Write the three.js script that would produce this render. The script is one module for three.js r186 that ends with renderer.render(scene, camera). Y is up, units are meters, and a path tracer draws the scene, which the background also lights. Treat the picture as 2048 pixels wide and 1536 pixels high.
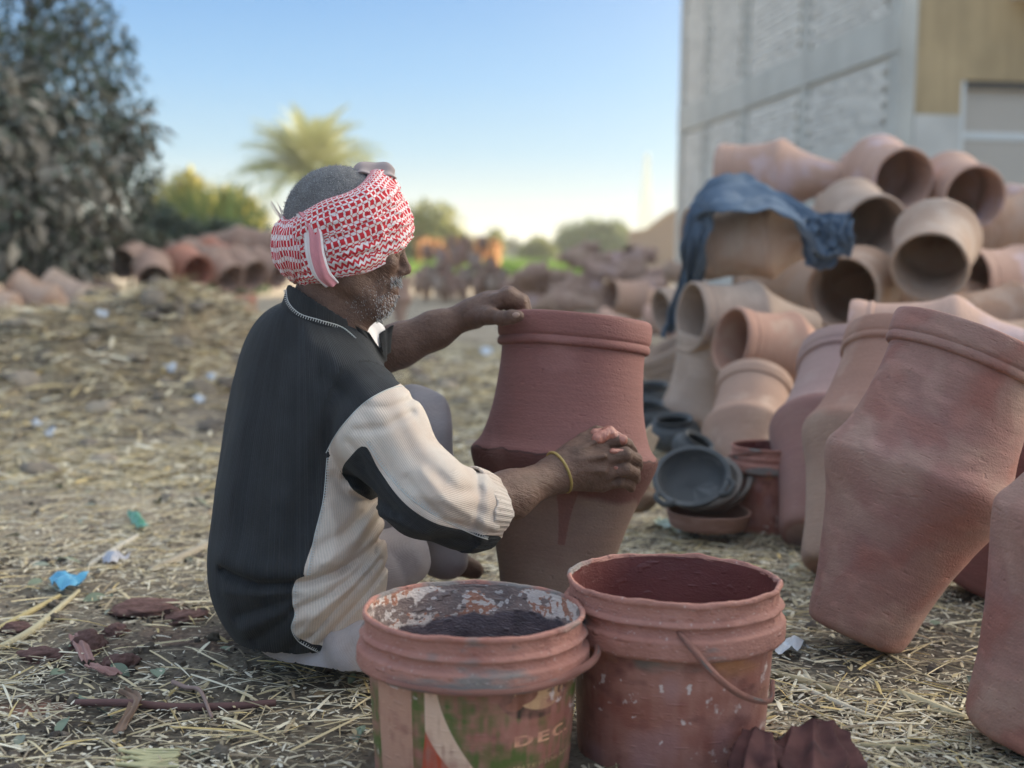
import * as THREE from 'three';
import { mergeGeometries, mergeVertices } from 'three/addons/utils/BufferGeometryUtils.js';
import { RoundedBoxGeometry } from 'three/addons/geometries/RoundedBoxGeometry.js';

// ---------- camera, sky, sun, exposure ----------
const U = 0.92, CAMH = 0.76 * U, FP = 2700;                 // metres per layout unit, eye height, focal length in pixels of a 2048 x 1536 picture
const PITCH = Math.atan(268 / FP), ROLL = 0.8 * Math.PI / 180;
const scene = new THREE.Scene();
const camera = new THREE.PerspectiveCamera(2 * Math.atan(768 / FP) * 180 / Math.PI, 4 / 3, 0.1, 1500);
camera.position.set(0, CAMH, 0);
camera.rotation.set(-PITCH, 0, 0);
camera.rotateZ(ROLL);
camera.focus = 2.12; camera.userData.fStop = 2.7;
camera.updateMatrixWorld(true);
const SUN_AZ = 62 * Math.PI / 180, SUN_EL = 13 * Math.PI / 180;
const SUN = new THREE.Vector3(Math.sin(SUN_AZ) * Math.cos(SUN_EL), Math.sin(SUN_EL), -Math.cos(SUN_AZ) * Math.cos(SUN_EL));
{
  const w = 512, h = 1024, data = new Float32Array(w * h * 4);
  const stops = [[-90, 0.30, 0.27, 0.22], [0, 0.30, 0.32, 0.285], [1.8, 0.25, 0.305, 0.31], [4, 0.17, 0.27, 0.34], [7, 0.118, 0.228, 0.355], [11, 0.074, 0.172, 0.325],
    [20, 0.15, 0.25, 0.40], [45, 0.31, 0.375, 0.46], [90, 0.36, 0.405, 0.46]];  // upper stops, out of view, made paler and brighter to lift the shade
  for (let y = 0; y < h; y++) {
    const el = ((y + 0.5) / h - 0.5) * 180;
    let k = 0; while (k < stops.length - 2 && el > stops[k + 1][0]) k++;
    let t = Math.min(1, Math.max(0, (el - stops[k][0]) / (stops[k + 1][0] - stops[k][0])));
    if (el < 0) t = Math.max(0, 1 + el / 4) ** 2;
    for (let x = 0; x < w; x++) {
      const ph = ((x + 0.5) / w - 0.5) * 2 * Math.PI, ce = Math.cos(el * Math.PI / 180);
      const c = ce * Math.cos(ph) * SUN.x + Math.sin(el * Math.PI / 180) * SUN.y + ce * Math.sin(ph) * SUN.z;
      const a = Math.acos(Math.min(1, Math.max(-1, c))) * 180 / Math.PI;
      const g = el > -2 ? 9 * Math.exp(-a / 11) + 3.4 * Math.exp(-((a / 25) ** 2)) : 0;     // dusty air round the sun, its glow strengthened to fill the shade
      const i = (y * w + x) * 4;
      for (let q = 0; q < 3; q++) data[i + q] = stops[k][1 + q] * (1 - t) + stops[k + 1][1 + q] * t + g * [1.0, 0.9, 0.72][q];
      data[i + 3] = 1;
    }
  }
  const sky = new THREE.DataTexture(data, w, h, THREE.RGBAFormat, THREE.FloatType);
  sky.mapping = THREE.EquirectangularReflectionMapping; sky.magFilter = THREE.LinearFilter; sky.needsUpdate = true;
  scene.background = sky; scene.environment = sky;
}
const sun = new THREE.DirectionalLight(new THREE.Color().setRGB(1, 0.83, 0.58), 5);
sun.position.copy(SUN).multiplyScalar(120); sun.castShadow = true; sun.shadow.mapSize.set(4096, 4096);
Object.assign(sun.shadow.camera, { left: -80, right: 80, top: 60, bottom: -60, near: 1, far: 320 });
scene.add(sun, sun.target);
scene.fog = new THREE.FogExp2(new THREE.Color().setRGB(0.9, 0.88, 0.8), 0.0016);
const renderer = new THREE.WebGLRenderer({ antialias: true });
renderer.toneMapping = THREE.LinearToneMapping;
renderer.toneMappingExposure = 2.55;
renderer.shadowMap.enabled = true;

// ---------- helpers ----------
function rng(seed) { let s = seed >>> 0; return () => { s = (s + 0x6d2b79f5) | 0; let t = Math.imul(s ^ (s >>> 15), 1 | s); t = (t + Math.imul(t ^ (t >>> 7), 61 | t)) ^ t; return ((t ^ (t >>> 14)) >>> 0) / 4294967296; }; }
const V = (x, y, z) => new THREE.Vector3(x, y, z);
const RT = V(1, 0, 0).applyQuaternion(camera.quaternion), UP = V(0, 1, 0).applyQuaternion(camera.quaternion), FW = V(0, 0, -1).applyQuaternion(camera.quaternion);
const P = (px, py, d) => V(0, CAMH, 0).addScaledVector(RT, (px - 1024) / FP * d * U).addScaledVector(UP, -(py - 768) / FP * d * U).addScaledVector(FW, d * U);
const R = (px, d) => px / FP * d * U;
const toPx = (v) => { const q = V(v.x, v.y - CAMH, v.z), d = q.dot(FW); return [1024 + q.dot(RT) / d * FP, 768 - q.dot(UP) / d * FP, d / U]; };
const clamp = (x, a = 0, b = 1) => Math.min(b, Math.max(a, x)), mixn = (a, b, t) => a + (b - a) * t;
const smooth = (a, b, x) => { const t = clamp((x - a) / (b - a)); return t * t * (3 - 2 * t); };
const mixc = (a, b, t) => [mixn(a[0], b[0], t), mixn(a[1], b[1], t), mixn(a[2], b[2], t)];
function hash3(x, y, z) { let h = Math.imul(x, 374761393) ^ Math.imul(y, 668265263) ^ Math.imul(z, 2147483647 - 58); h = Math.imul(h ^ (h >>> 13), 1274126177); h ^= h >>> 16; return (h >>> 0) / 4294967296; }
function vnoise(x, y, z = 0, px = 0, py = 0) {           // value noise, -1..1; px, py: period in cells
  const xi = Math.floor(x), yi = Math.floor(y), zi = Math.floor(z), fx = x - xi, fy = y - yi, fz = z - zi;
  const u = fx * fx * (3 - 2 * fx), v = fy * fy * (3 - 2 * fy), w = fz * fz * (3 - 2 * fz);
  const X0 = px ? ((xi % px) + px) % px : xi, X1 = px ? (X0 + 1) % px : xi + 1, Y0 = py ? ((yi % py) + py) % py : yi, Y1 = py ? (Y0 + 1) % py : yi + 1;
  const L = (z0) => mixn(mixn(hash3(X0, Y0, z0), hash3(X1, Y0, z0), u), mixn(hash3(X0, Y1, z0), hash3(X1, Y1, z0), u), v);
  return (fz === 0 ? L(zi) : mixn(L(zi), L(zi + 1), w)) * 2 - 1;
}
function fbm(x, y, z = 0, oct = 4, px = 0, py = 0) { let s = 0, a = 0.5, n = 0; for (let i = 0; i < oct; i++) { s += a * vnoise(x, y, z + i * 17, px, py); n += a; a *= 0.5; x *= 2; y *= 2; z *= 2; px *= 2; py *= 2; } return s / n; }
const toS = (c) => c <= 0.0031308 ? 12.92 * c : 1.055 * Math.pow(c, 1 / 2.4) - 0.055;
function texture(w, h, fn, linear = false) {             // fn(u, v) -> [r, g, b] linear, or a number for height maps
  const data = new Uint8Array(w * h * 4);
  for (let y = 0; y < h; y++) for (let x = 0; x < w; x++) {
    const c = fn((x + 0.5) / w, (y + 0.5) / h), i = (y * w + x) * 4;
    if (typeof c === 'number') data[i] = data[i + 1] = data[i + 2] = clamp(c) * 255;
    else for (let k = 0; k < 3; k++) data[i + k] = (linear ? clamp(c[k]) : toS(clamp(c[k]))) * 255;
    data[i + 3] = 255;
  }
  const t = new THREE.DataTexture(data, w, h); t.wrapS = t.wrapT = THREE.RepeatWrapping; t.magFilter = THREE.LinearFilter; t.minFilter = THREE.LinearMipmapLinearFilter; t.generateMipmaps = true;
  if (!linear) t.colorSpace = THREE.SRGBColorSpace;
  t.needsUpdate = true; return t;
}
const heightTex = (w, h, fn) => texture(w, h, fn, true);
function rep(t, x, y) { const c = t.clone(); c.repeat.set(x, y); c.needsUpdate = true; return c; }
const lin = (r, g, b) => new THREE.Color().setRGB(r, g, b);
function mat(c, o = {}) { return new THREE.MeshStandardMaterial({ color: Array.isArray(c) ? lin(...c) : c, roughness: 0.9, side: THREE.DoubleSide, ...o }); }
const used = new Map();
function numbered(n) { const k = used.get(n) || 0; used.set(n, k + 1); return k ? n + '_' + String(k).padStart(3, '0') : n; }
function tag(o, label, category, group) { o.userData.label = label; o.userData.category = category; if (group) o.userData.group = group; return o; }
function mesh(name, geo, m, parent) {
  const o = new THREE.Mesh(geo, m); o.castShadow = o.receiveShadow = true;
  if (parent) { o.name = name; parent.add(o); } else { o.name = numbered(name); scene.add(o); }
  return o;
}
function thing(name, label, category, pos, group) { const g = new THREE.Group(); g.name = numbered(name); if (pos) g.position.copy(pos); scene.add(g); return tag(g, label, category, group); }
function struct(name, geo, m) { const o = mesh(name, geo, m); o.userData.kind = 'structure'; return o; }
function geom(pos, idx, uv, col) {
  const g = new THREE.BufferGeometry(); g.setAttribute('position', new THREE.Float32BufferAttribute(pos, 3));
  if (uv) g.setAttribute('uv', new THREE.Float32BufferAttribute(uv, 2)); if (col) g.setAttribute('color', new THREE.Float32BufferAttribute(col, 3));
  if (idx) g.setIndex(idx); g.computeVertexNormals(); return g;
}
function tube(points, r, rad = 8, seg = 0, closed = false) { return new THREE.TubeGeometry(new THREE.CatmullRomCurve3(points, closed), seg || points.length * 5, r, rad, closed); }
function taperTube(points, radii, rad = 8, seg = 24) {   // a tube whose radius changes along it, ends closed
  const c = new THREE.CatmullRomCurve3(points), fr = c.computeFrenetFrames(seg, false), pos = [], idx = [], uv = [];
  for (let i = 0; i <= seg; i++) {
    const t = i / seg, p = c.getPointAt(t), k = t * (radii.length - 1), a = Math.min(Math.floor(k), radii.length - 2), r = mixn(radii[a], radii[a + 1], k - a);
    for (let j = 0; j <= rad; j++) { const an = j / rad * Math.PI * 2; const q = p.clone().addScaledVector(fr.normals[i], Math.cos(an) * r).addScaledVector(fr.binormals[i], Math.sin(an) * r); pos.push(q.x, q.y, q.z); uv.push(j / rad, t); }
  }
  for (let i = 0; i < seg; i++) for (let j = 0; j < rad; j++) { const a = i * (rad + 1) + j, b = a + rad + 1; idx.push(a, a + 1, b, b, a + 1, b + 1); }
  for (const e of [0, seg]) { const p = c.getPointAt(e / seg), n = pos.length / 3; pos.push(p.x, p.y, p.z); uv.push(0.5, e / seg); for (let j = 0; j < rad; j++) { const a = e * (rad + 1) + j; e ? idx.push(n, a, a + 1) : idx.push(n, a + 1, a); } }
  return geom(pos, idx, uv);
}
function xform(g, pos, rot, s = 1) { const o = new THREE.Object3D(); o.position.copy(pos); if (rot) o.rotation.set(...rot); typeof s === 'number' ? o.scale.setScalar(s) : o.scale.set(...s); o.updateMatrix(); return g.clone().applyMatrix4(o.matrix); }
// ---------- signed distance bodies ----------
function chain(list, k, dScale = 1) {                     // list: [[ax, ay, ad], ra px, [bx, by, bd], rb px] in picture pixels and layout depth
  const cs = list.map(([a, ra, b, rb]) => { const A = P(...a), B = P(...(b || a)); return [A.x, A.y, A.z, B.x - A.x, B.y - A.y, B.z - A.z, R(ra, a[2]), R(rb ?? ra, (b || a)[2]), Math.max(1e-9, A.distanceToSquared(B))]; });
  return (x, y, z) => {
    let d = 1e9;
    for (const c of cs) {
      const qx = x - c[0], qy = y - c[1], qz = z - c[2], t = Math.min(1, Math.max(0, (qx * c[3] + qy * c[4] + qz * c[5]) / c[8]));
      const e = Math.hypot(qx - t * c[3], qy - t * c[4], qz - t * c[5]) - (c[6] + (c[7] - c[6]) * t);
      if (d > 1e8) d = e; else { const h = Math.max(k - Math.abs(d - e), 0) / k; d = Math.min(d, e) - h * h * k * 0.25; }
    }
    return d;
  };
}
const smin = (a, b, k) => { const h = Math.max(k - Math.abs(a - b), 0) / k; return Math.min(a, b) - h * h * k * 0.25; };
const smax = (a, b, k) => -smin(-a, -b, k);
function surfaceNet(f, lo, hi, cell) {
  const nx = Math.ceil((hi.x - lo.x) / cell) + 1, ny = Math.ceil((hi.y - lo.y) / cell) + 1, nz = Math.ceil((hi.z - lo.z) / cell) + 1;
  const S = 4, val = new Float32Array(nx * ny * nz), at = (i, j, k) => i + nx * (j + ny * k);
  for (let k = 0; k < nz; k += S) for (let j = 0; j < ny; j += S) for (let i = 0; i < nx; i += S) {
    const c = f(lo.x + (i + 1.5) * cell, lo.y + (j + 1.5) * cell, lo.z + (k + 1.5) * cell), far = Math.abs(c) > S * cell * 1.6;
    for (let kk = k; kk < Math.min(k + S, nz); kk++) for (let jj = j; jj < Math.min(j + S, ny); jj++) for (let ii = i; ii < Math.min(i + S, nx); ii++)
      val[at(ii, jj, kk)] = far ? c : f(lo.x + ii * cell, lo.y + jj * cell, lo.z + kk * cell);
  }
  const id = new Int32Array(nx * ny * nz).fill(-1), pos = [], idx = [];
  for (let k = 0; k < nz - 1; k++) for (let j = 0; j < ny - 1; j++) for (let i = 0; i < nx - 1; i++) {
    let n = 0, sx = 0, sy = 0, sz = 0, m = 0;
    const b = at(i, j, k); const v = [val[b], val[b + 1], val[b + nx], val[b + nx + 1], val[b + nx * ny], val[b + nx * ny + 1], val[b + nx * ny + nx], val[b + nx * ny + nx + 1]];
    for (let q = 0; q < 8; q++) if (v[q] < 0) m |= 1 << q;
    if (m === 0 || m === 255) continue;
    for (let q = 0; q < 8; q++) for (const ax of [1, 2, 4]) { if (q & ax) continue; const r = q | ax; if ((v[q] < 0) === (v[r] < 0)) continue; const t = v[q] / (v[q] - v[r]); n++; sx += (q & 1) + (ax === 1 ? t : 0); sy += ((q >> 1) & 1) + (ax === 2 ? t : 0); sz += ((q >> 2) & 1) + (ax === 4 ? t : 0); }
    id[b] = pos.length / 3; pos.push(lo.x + (i + sx / n) * cell, lo.y + (j + sy / n) * cell, lo.z + (k + sz / n) * cell);
  }
  const quad = (a, b, c, d, flip) => { if (a < 0 || b < 0 || c < 0 || d < 0) return; flip ? idx.push(a, c, b, a, d, c) : idx.push(a, b, c, a, c, d); };
  for (let k = 1; k < nz - 1; k++) for (let j = 1; j < ny - 1; j++) for (let i = 1; i < nx - 1; i++) {
    const b = at(i, j, k), s = val[b] < 0;
    if (s !== (val[b + 1] < 0)) quad(id[b - nx - nx * ny], id[b - nx * ny], id[b], id[b - nx], !s);
    if (s !== (val[b + nx] < 0)) quad(id[b - 1 - nx * ny], id[b - 1], id[b], id[b - nx * ny], !s);
    if (s !== (val[b + nx * ny] < 0)) quad(id[b - 1 - nx], id[b - nx], id[b], id[b - 1], !s);
  }
  const g = new THREE.BufferGeometry(); g.setAttribute('position', new THREE.Float32BufferAttribute(pos, 3)); g.setIndex(idx);
  const nor = new Float32Array(pos.length), e = cell * 0.7;
  for (let i = 0; i < pos.length; i += 3) {
    const [x, y, z] = [pos[i], pos[i + 1], pos[i + 2]], gx = f(x + e, y, z) - f(x - e, y, z), gy = f(x, y + e, z) - f(x, y - e, z), gz = f(x, y, z + e) - f(x, y, z - e), l = Math.hypot(gx, gy, gz) || 1;
    nor[i] = gx / l; nor[i + 1] = gy / l; nor[i + 2] = gz / l;
  }
  g.setAttribute('normal', new THREE.BufferAttribute(nor, 3));
  return g;
}
function addUV(g, fn) { const p = g.attributes.position, uv = new Float32Array(p.count * 2); for (let i = 0; i < p.count; i++) { const q = fn(p.getX(i), p.getY(i), p.getZ(i)); uv[2 * i] = q[0]; uv[2 * i + 1] = q[1]; } g.setAttribute('uv', new THREE.BufferAttribute(uv, 2)); return g; }
function split(g, sd) {                                   // cuts a mesh along sd = 0: [where sd < 0, the rest]
  const P_ = g.attributes.position, N_ = g.attributes.normal, T_ = g.attributes.uv, ix = g.index.array, d = new Float32Array(P_.count);
  for (let i = 0; i < P_.count; i++) d[i] = sd(P_.getX(i), P_.getY(i), P_.getZ(i));
  const out = [0, 1].map(() => ({ p: [], n: [], t: [], i: [], map: new Map() }));
  const put = (o, key, a, b, t) => { if (!o.map.has(key)) { o.map.set(key, o.p.length / 3); for (const [A, arr, c] of [[P_, o.p, 3], [N_, o.n, 3], [T_, o.t, 2]]) if (A) for (let q = 0; q < c; q++) arr.push(mixn(A.getComponent(a, q), A.getComponent(b, q), t)); } return o.map.get(key); };
  for (let f = 0; f < ix.length; f += 3) for (const side of [0, 1]) {
    const o = out[side], poly = [];
    for (let e = 0; e < 3; e++) {
      const a = ix[f + e], b = ix[f + (e + 1) % 3], ina = (d[a] < 0) === (side === 0), inb = (d[b] < 0) === (side === 0);
      if (ina) poly.push(put(o, 'v' + a, a, a, 0));
      if (ina !== inb) poly.push(a < b ? put(o, a + '_' + b, a, b, d[a] / (d[a] - d[b])) : put(o, b + '_' + a, b, a, d[b] / (d[b] - d[a])));
    }
    for (let q = 2; q < poly.length; q++) o.i.push(poly[0], poly[q - 1], poly[q]);
  }
  return out.map((o) => { const r = new THREE.BufferGeometry(); r.setAttribute('position', new THREE.Float32BufferAttribute(o.p, 3)); r.setAttribute('normal', new THREE.Float32BufferAttribute(o.n, 3)); if (T_) r.setAttribute('uv', new THREE.Float32BufferAttribute(o.t, 2)); r.setIndex(o.i); return r; });
}
function polySD(pts) {                                    // signed distance to a polygon, negative inside
  return (x, y) => { let d = 1e9, s = 1; for (let i = 0, j = pts.length - 1; i < pts.length; j = i++) { const [ax, ay] = pts[i], [bx, by] = pts[j], ex = bx - ax, ey = by - ay, wx = x - ax, wy = y - ay, t = clamp((wx * ex + wy * ey) / (ex * ex + ey * ey)); d = Math.min(d, Math.hypot(wx - ex * t, wy - ey * t)); const c = [y >= ay, y < by, ex * wy > ey * wx]; if (c.every(Boolean) || c.every((q) => !q)) s = -s; } return s * d; };
}
function smoothPoly(pts, closed = true, n = 6) { const c = new THREE.CatmullRomCurve3(pts.map(([x, y]) => V(x, y, 0)), closed, 'centripetal'); return c.getPoints(pts.length * n).slice(0, closed ? -1 : undefined).map((v) => [v.x, v.y]); }
function sheet(A, B, nu, nv, ripple, thick = 0.003) {       // cloth between two edge curves given as points in space
  const ca = new THREE.CatmullRomCurve3(A, false, 'centripetal'), cb = new THREE.CatmullRomCurve3(B, false, 'centripetal'), pos = [], uv = [], idx = [], grid = [];
  for (let i = 0; i <= nu; i++) for (let j = 0; j <= nv; j++) grid.push(ca.getPoint(i / nu).lerp(cb.getPoint(i / nu), j / nv));
  const G = (i, j) => grid[clamp(i, 0, nu) * (nv + 1) + clamp(j, 0, nv)], nor = [];
  for (let i = 0; i <= nu; i++) for (let j = 0; j <= nv; j++) { const n = G(i + 1, j).clone().sub(G(i - 1, j)).cross(G(i, j + 1).clone().sub(G(i, j - 1))).normalize(); if (n.dot(FW) > 0) n.negate(); nor.push(n); }
  for (const s of [1, 0]) for (let i = 0; i <= nu; i++) for (let j = 0; j <= nv; j++) { const k = i * (nv + 1) + j, p = grid[k].clone().addScaledVector(nor[k], ripple(i / nu, j / nv) - (s ? 0 : thick)); pos.push(p.x, p.y, p.z); uv.push(i / nu, j / nv); }
  const o = (nu + 1) * (nv + 1); for (let i = 0; i < nu; i++) for (let j = 0; j < nv; j++) { const a = i * (nv + 1) + j, b = a + nv + 1; idx.push(a, b, a + 1, b, b + 1, a + 1, o + a, o + a + 1, o + b, o + b, o + a + 1, o + b + 1); }
  for (let i = 0; i < nu; i++) for (const j of [0, nv]) { const a = i * (nv + 1) + j, b = a + nv + 1; idx.push(a, b, o + a, b, o + b, o + a); } for (let j = 0; j < nv; j++) for (const i of [0, nu]) { const a = i * (nv + 1) + j, b = a + 1; idx.push(a, o + a, b, b, o + a, o + b); }
  return geom(pos, idx, uv);
}

// ---------- ground ----------
const pA = P(290, 610, 7.3), pB = P(60, 660, 6.6);
function mound(x, z) {
  const a = 0.40 * Math.exp(-(((x - pA.x) / 0.85) ** 2) - ((z - pA.z) / 1.15) ** 2), b = 0.16 * Math.exp(-(((x - pB.x + 0.3) / 1.0) ** 2) - ((z - pB.z) / 0.9) ** 2);
  const c = 0.10 * Math.exp(-(((x + 0.9) / 0.7) ** 2) - ((z + 7.4) / 0.7) ** 2);
  return Math.hypot(a, b) + c * 0.7;
}
function gh(x, z) {
  const m = mound(x, z), near = clamp(1.6 - Math.abs(z) / 14);
  let h = m * (1 + 0.30 * fbm(x * 2.6, z * 2.6, 2, 4) + 0.22 * Math.abs(vnoise(x * 9, z * 9, 6))) + near * (0.012 * fbm(x * 2.2, z * 2.2, 5, 3) + 0.010 * Math.abs(fbm(x * 9, z * 9, 9, 3)) + 0.003 * fbm(x * 34, z * 34, 3, 2)) * (1 + 2 * m);
  return h - 0.006;
}
const soilMap = texture(1024, 1024, (u, v) => {
  const a = fbm(u * 8, v * 8, 1, 5, 8, 8), b = fbm(u * 64, v * 64, 4, 3, 64, 64), c = vnoise(u * 200, v * 200, 7, 200, 200);
  let k = mixc([0.12, 0.092, 0.066], [0.29, 0.235, 0.17], clamp(0.5 + 0.75 * a + 0.35 * b));
  if (c > 0.62) k = mixc(k, [0.40, 0.34, 0.24], 0.7); if (c < -0.72) k = mixc(k, [0.05, 0.036, 0.027], 0.8);
  return k;
});
const soilBump = heightTex(1024, 1024, (u, v) => 0.5 + 0.28 * fbm(u * 16, v * 16, 3, 4, 16, 16) + 0.3 * fbm(u * 120, v * 120, 5, 2, 120, 120));
{
  const N = 420, M = 430, pos = [], uv = [], col = [], idx = [];
  for (let j = 0; j <= M; j++) {
    const t = j / M, z = 1.5 - (t < 0.75 ? 12 * Math.pow(t / 0.75, 1.25) : 12 + 700 * Math.pow((t - 0.75) / 0.25, 3.2));
    for (let i = 0; i <= N; i++) {
      const s = i / N * 2 - 1, w = 2.4 + Math.max(0, -z) * 0.55 + Math.max(0, -z - 10) * 0.9, x = Math.sign(s) * Math.pow(Math.abs(s), 1.15) * w;
      pos.push(x, gh(x, z), z); uv.push(x / 1.3, z / 1.3);
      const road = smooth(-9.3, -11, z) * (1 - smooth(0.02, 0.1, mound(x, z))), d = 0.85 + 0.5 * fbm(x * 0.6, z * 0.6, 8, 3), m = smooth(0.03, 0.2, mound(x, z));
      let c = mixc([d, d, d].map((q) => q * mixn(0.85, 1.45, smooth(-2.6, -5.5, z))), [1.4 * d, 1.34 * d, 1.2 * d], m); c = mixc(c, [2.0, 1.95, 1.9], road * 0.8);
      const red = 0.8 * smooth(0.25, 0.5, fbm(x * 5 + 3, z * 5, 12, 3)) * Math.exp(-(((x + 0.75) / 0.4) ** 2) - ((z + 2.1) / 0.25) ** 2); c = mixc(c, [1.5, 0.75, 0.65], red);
      col.push(...c);
    }
  }
  for (let j = 0; j < M; j++) for (let i = 0; i < N; i++) { const a = j * (N + 1) + i, b = a + N + 1; idx.push(a, a + 1, b, b, a + 1, b + 1); }
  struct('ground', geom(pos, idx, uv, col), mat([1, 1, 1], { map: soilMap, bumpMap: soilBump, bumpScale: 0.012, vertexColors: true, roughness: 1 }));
}
const ground = (px, py, lift = 0) => { const y = py, o = V(0, CAMH, 0), dir = P(px, y, 1).sub(o); let t = 0.5; for (let i = 0; i < 4000; i++) { const p = o.clone().addScaledVector(dir, t); if (p.y < gh(p.x, p.z)) break; t += 0.004; } const p = o.addScaledVector(dir, t); p.y = gh(p.x, p.z) + lift; return p; };

// green field behind the yard
{
  const r = rng(91), pos = [], idx = [], col = [];
  const g = new THREE.PlaneGeometry(44, 150, 20, 60); g.rotateX(-Math.PI / 2); g.translate(7, 0.02, -110);
  struct('field', g, mat([0.10, 0.17, 0.02], { roughness: 1 }));
  for (let i = 0; i < 26000; i++) { const z = -35.2 - 60 * r() * r(), x = 7 + (r() - 0.5) * 43, h = 0.22 + 0.2 * r(), w = 0.03 + 0.02 * r(), a = r() * 3.14, n = pos.length / 3, b = (r() - 0.5) * 0.2; pos.push(x - w * Math.cos(a), 0, z - w * Math.sin(a), x + w * Math.cos(a), 0, z + w * Math.sin(a), x + b, h, z + b); idx.push(n, n + 1, n + 2); const k = 0.7 + 0.6 * r(); for (let q = 0; q < 3; q++) col.push(0.15 * k, 0.26 * k, 0.02); }
  tag(mesh('crop', geom(pos, idx, null, col), mat([1, 1, 1], { vertexColors: true, roughness: 0.8 })), 'bright green young crop growing in the sunlit field beyond the yard', 'crop').userData.kind = 'stuff';
}

// ---------- building on the right ----------
{
  const corner = P(1788, 500, 14), th = 0.1015; corner.y = 0;
  const b = thing('apartment_building', 'unplastered grey brick building with concrete columns and a tan shop front with shutter', 'building', corner); b.rotation.y = th;
  const wallBump = heightTex(512, 512, (u, v) => 0.5 + 0.4 * fbm(u * 24, v * 24, 3, 4, 24, 24));
  const concTex = texture(512, 512, (u, v) => { const a = fbm(u * 4, v * 4, 1, 5, 4, 4), s = vnoise(u * 60, v * 3, 3, 60, 3); const k = 0.50 + 0.12 * a + 0.03 * s; return [k * 1.0, k * 0.985, k * 0.90]; });
  const conc = mat([1, 1, 1], { map: concTex, bumpMap: wallBump, bumpScale: 0.006 });
  const tanTex = texture(512, 512, (u, v) => { const a = fbm(u * 5, v * 5, 4, 5, 5, 5), s = fbm(u * 40, v * 6, 8, 2, 40, 6); const k = 1 + 0.28 * a + 0.12 * s; return [0.42 * k, 0.315 * k, 0.18 * k]; });
  const tan = mat([1, 1, 1], { map: tanTex, bumpMap: wallBump, bumpScale: 0.004 });
  const plasTex = texture(512, 512, (u, v) => { const a = fbm(u * 5, v * 5, 14, 5, 5, 5); const k = 0.56 + 0.16 * a; return [k, k * 0.975, k * 0.91]; });
  const plas = mat([1, 1, 1], { map: plasTex, bumpMap: wallBump, bumpScale: 0.005 });
  const box = (x0, x1, y0, y1, z0, z1) => { const g = new THREE.BoxGeometry(x1 - x0, y1 - y0, z1 - z0); g.translate((x0 + x1) / 2, (y0 + y1) / 2, (z0 + z1) / 2); const p = g.attributes.position, n = g.attributes.normal, uv = g.attributes.uv; for (let i = 0; i < p.count; i++) { const ax = Math.abs(n.getX(i)) > 0.5 ? [p.getZ(i), p.getY(i)] : Math.abs(n.getY(i)) > 0.5 ? [p.getX(i), p.getZ(i)] : [p.getX(i), p.getY(i)]; uv.setXY(i, ax[0] / 2.5, ax[1] / 2.5); } return g; };
  const H = 7.4, L = 9.3, W = 28;
  // side wall: mortar core, columns, beams, bricks
  mesh('wall', box(0.02, 0.24, 0, H, -L + 0.02, -0.28), mat([0.56, 0.54, 0.49], { bumpMap: wallBump, bumpScale: 0.01 }), b);
  const cols = [[-0.30, 0.0], [-3.05, -2.75], [-5.62, -5.36], [-7.64, -7.38], [-9.36, -9.06]], beams = [[2.62, 3.0], [5.75, 6.1], [7.0, 7.385]];
  cols.forEach(([z0, z1], i) => mesh('column', box(i === 4 ? -0.035 : -0.012, i === 0 ? 0.14 : 0.12, 0, H - 0.02, z0, z1), conc, b));
  for (const [y0, y1] of beams) mesh('beam', box(-0.03, 0.13, y0, y1, -L - 0.12, -0.004), conc, b);
  mesh('beam', box(-0.02, 0.125, 4.05, 4.42, -L - 0.10, -8.5), conc, b);
  const bt = texture(256, 256, (u, v) => { const a = fbm(u * 6, v * 6, 21, 4, 6, 6), s = vnoise(u * 60, v * 60, 2, 60, 60); const k = 0.70 + 0.06 * a + 0.04 * s; return [k * 1.0, k * 0.975, k * 0.90]; });
  const brickMats = [0.92, 0.99, 1.05, 1.12].map((k) => mat([k, k * 0.985, k * 0.975], { map: bt, bumpMap: wallBump, bumpScale: 0.003 }));
  const brickGeos = [0, 1, 2].map((s) => { const r = rng(40 + s), g = new THREE.BoxGeometry(0.05, 0.066, 0.218, 1, 1, 2), p = g.attributes.position; const m = new Map(); for (let i = 0; i < p.count; i++) { const key = [p.getX(i), p.getY(i), p.getZ(i)].map((q) => q.toFixed(3)).join(); if (!m.has(key)) m.set(key, [(r() - 0.5) * 0.006, (r() - 0.5) * 0.008, (r() - 0.5) * 0.01]); const o = m.get(key); p.setXYZ(i, p.getX(i) + o[0], p.getY(i) + o[1], p.getZ(i) + o[2]); } g.computeVertexNormals(); return g; });
  const rest = []; const r = rng(7);
  for (let bay = 0; bay < 4; bay++) for (const [y0, y1] of [[0.01, 2.62], [3.0, 5.75], [6.1, 7.0]]) {
    const za = cols[bay][0], zb = cols[bay + 1][1], rows = Math.floor((y1 - y0) / 0.077);
    for (let row = 0; row < rows; row++) { const y = y0 + 0.04 + row * 0.077, off = row % 2 ? 0.115 : 0;
      for (let z = za - 0.115 + off * 0; z > zb + 0.1; z -= 0.232) { const zz = z - (off ? 0.116 : 0); if (zz - 0.112 < zb) continue;
        const o = new THREE.Object3D(); o.position.set(0.004 - r() * 0.006, y + (r() - 0.5) * 0.006, zz + (r() - 0.5) * 0.008); o.rotation.set((r() - 0.5) * 0.04, (r() - 0.5) * 0.05, 0);
        const single = bay === 0 && ((y > 1.25 && y < 2.62) || (y > 3.0 && y < 3.95));
        if (single) { const m = mesh('brick', brickGeos[Math.floor(r() * 3)], brickMats[Math.floor(r() * 4)], b); m.position.copy(o.position); m.rotation.copy(o.rotation); }
        else { o.updateMatrix(); rest.push([o.matrix.clone(), 0.91 + 0.22 * r()]); }
      } }
  }
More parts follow.
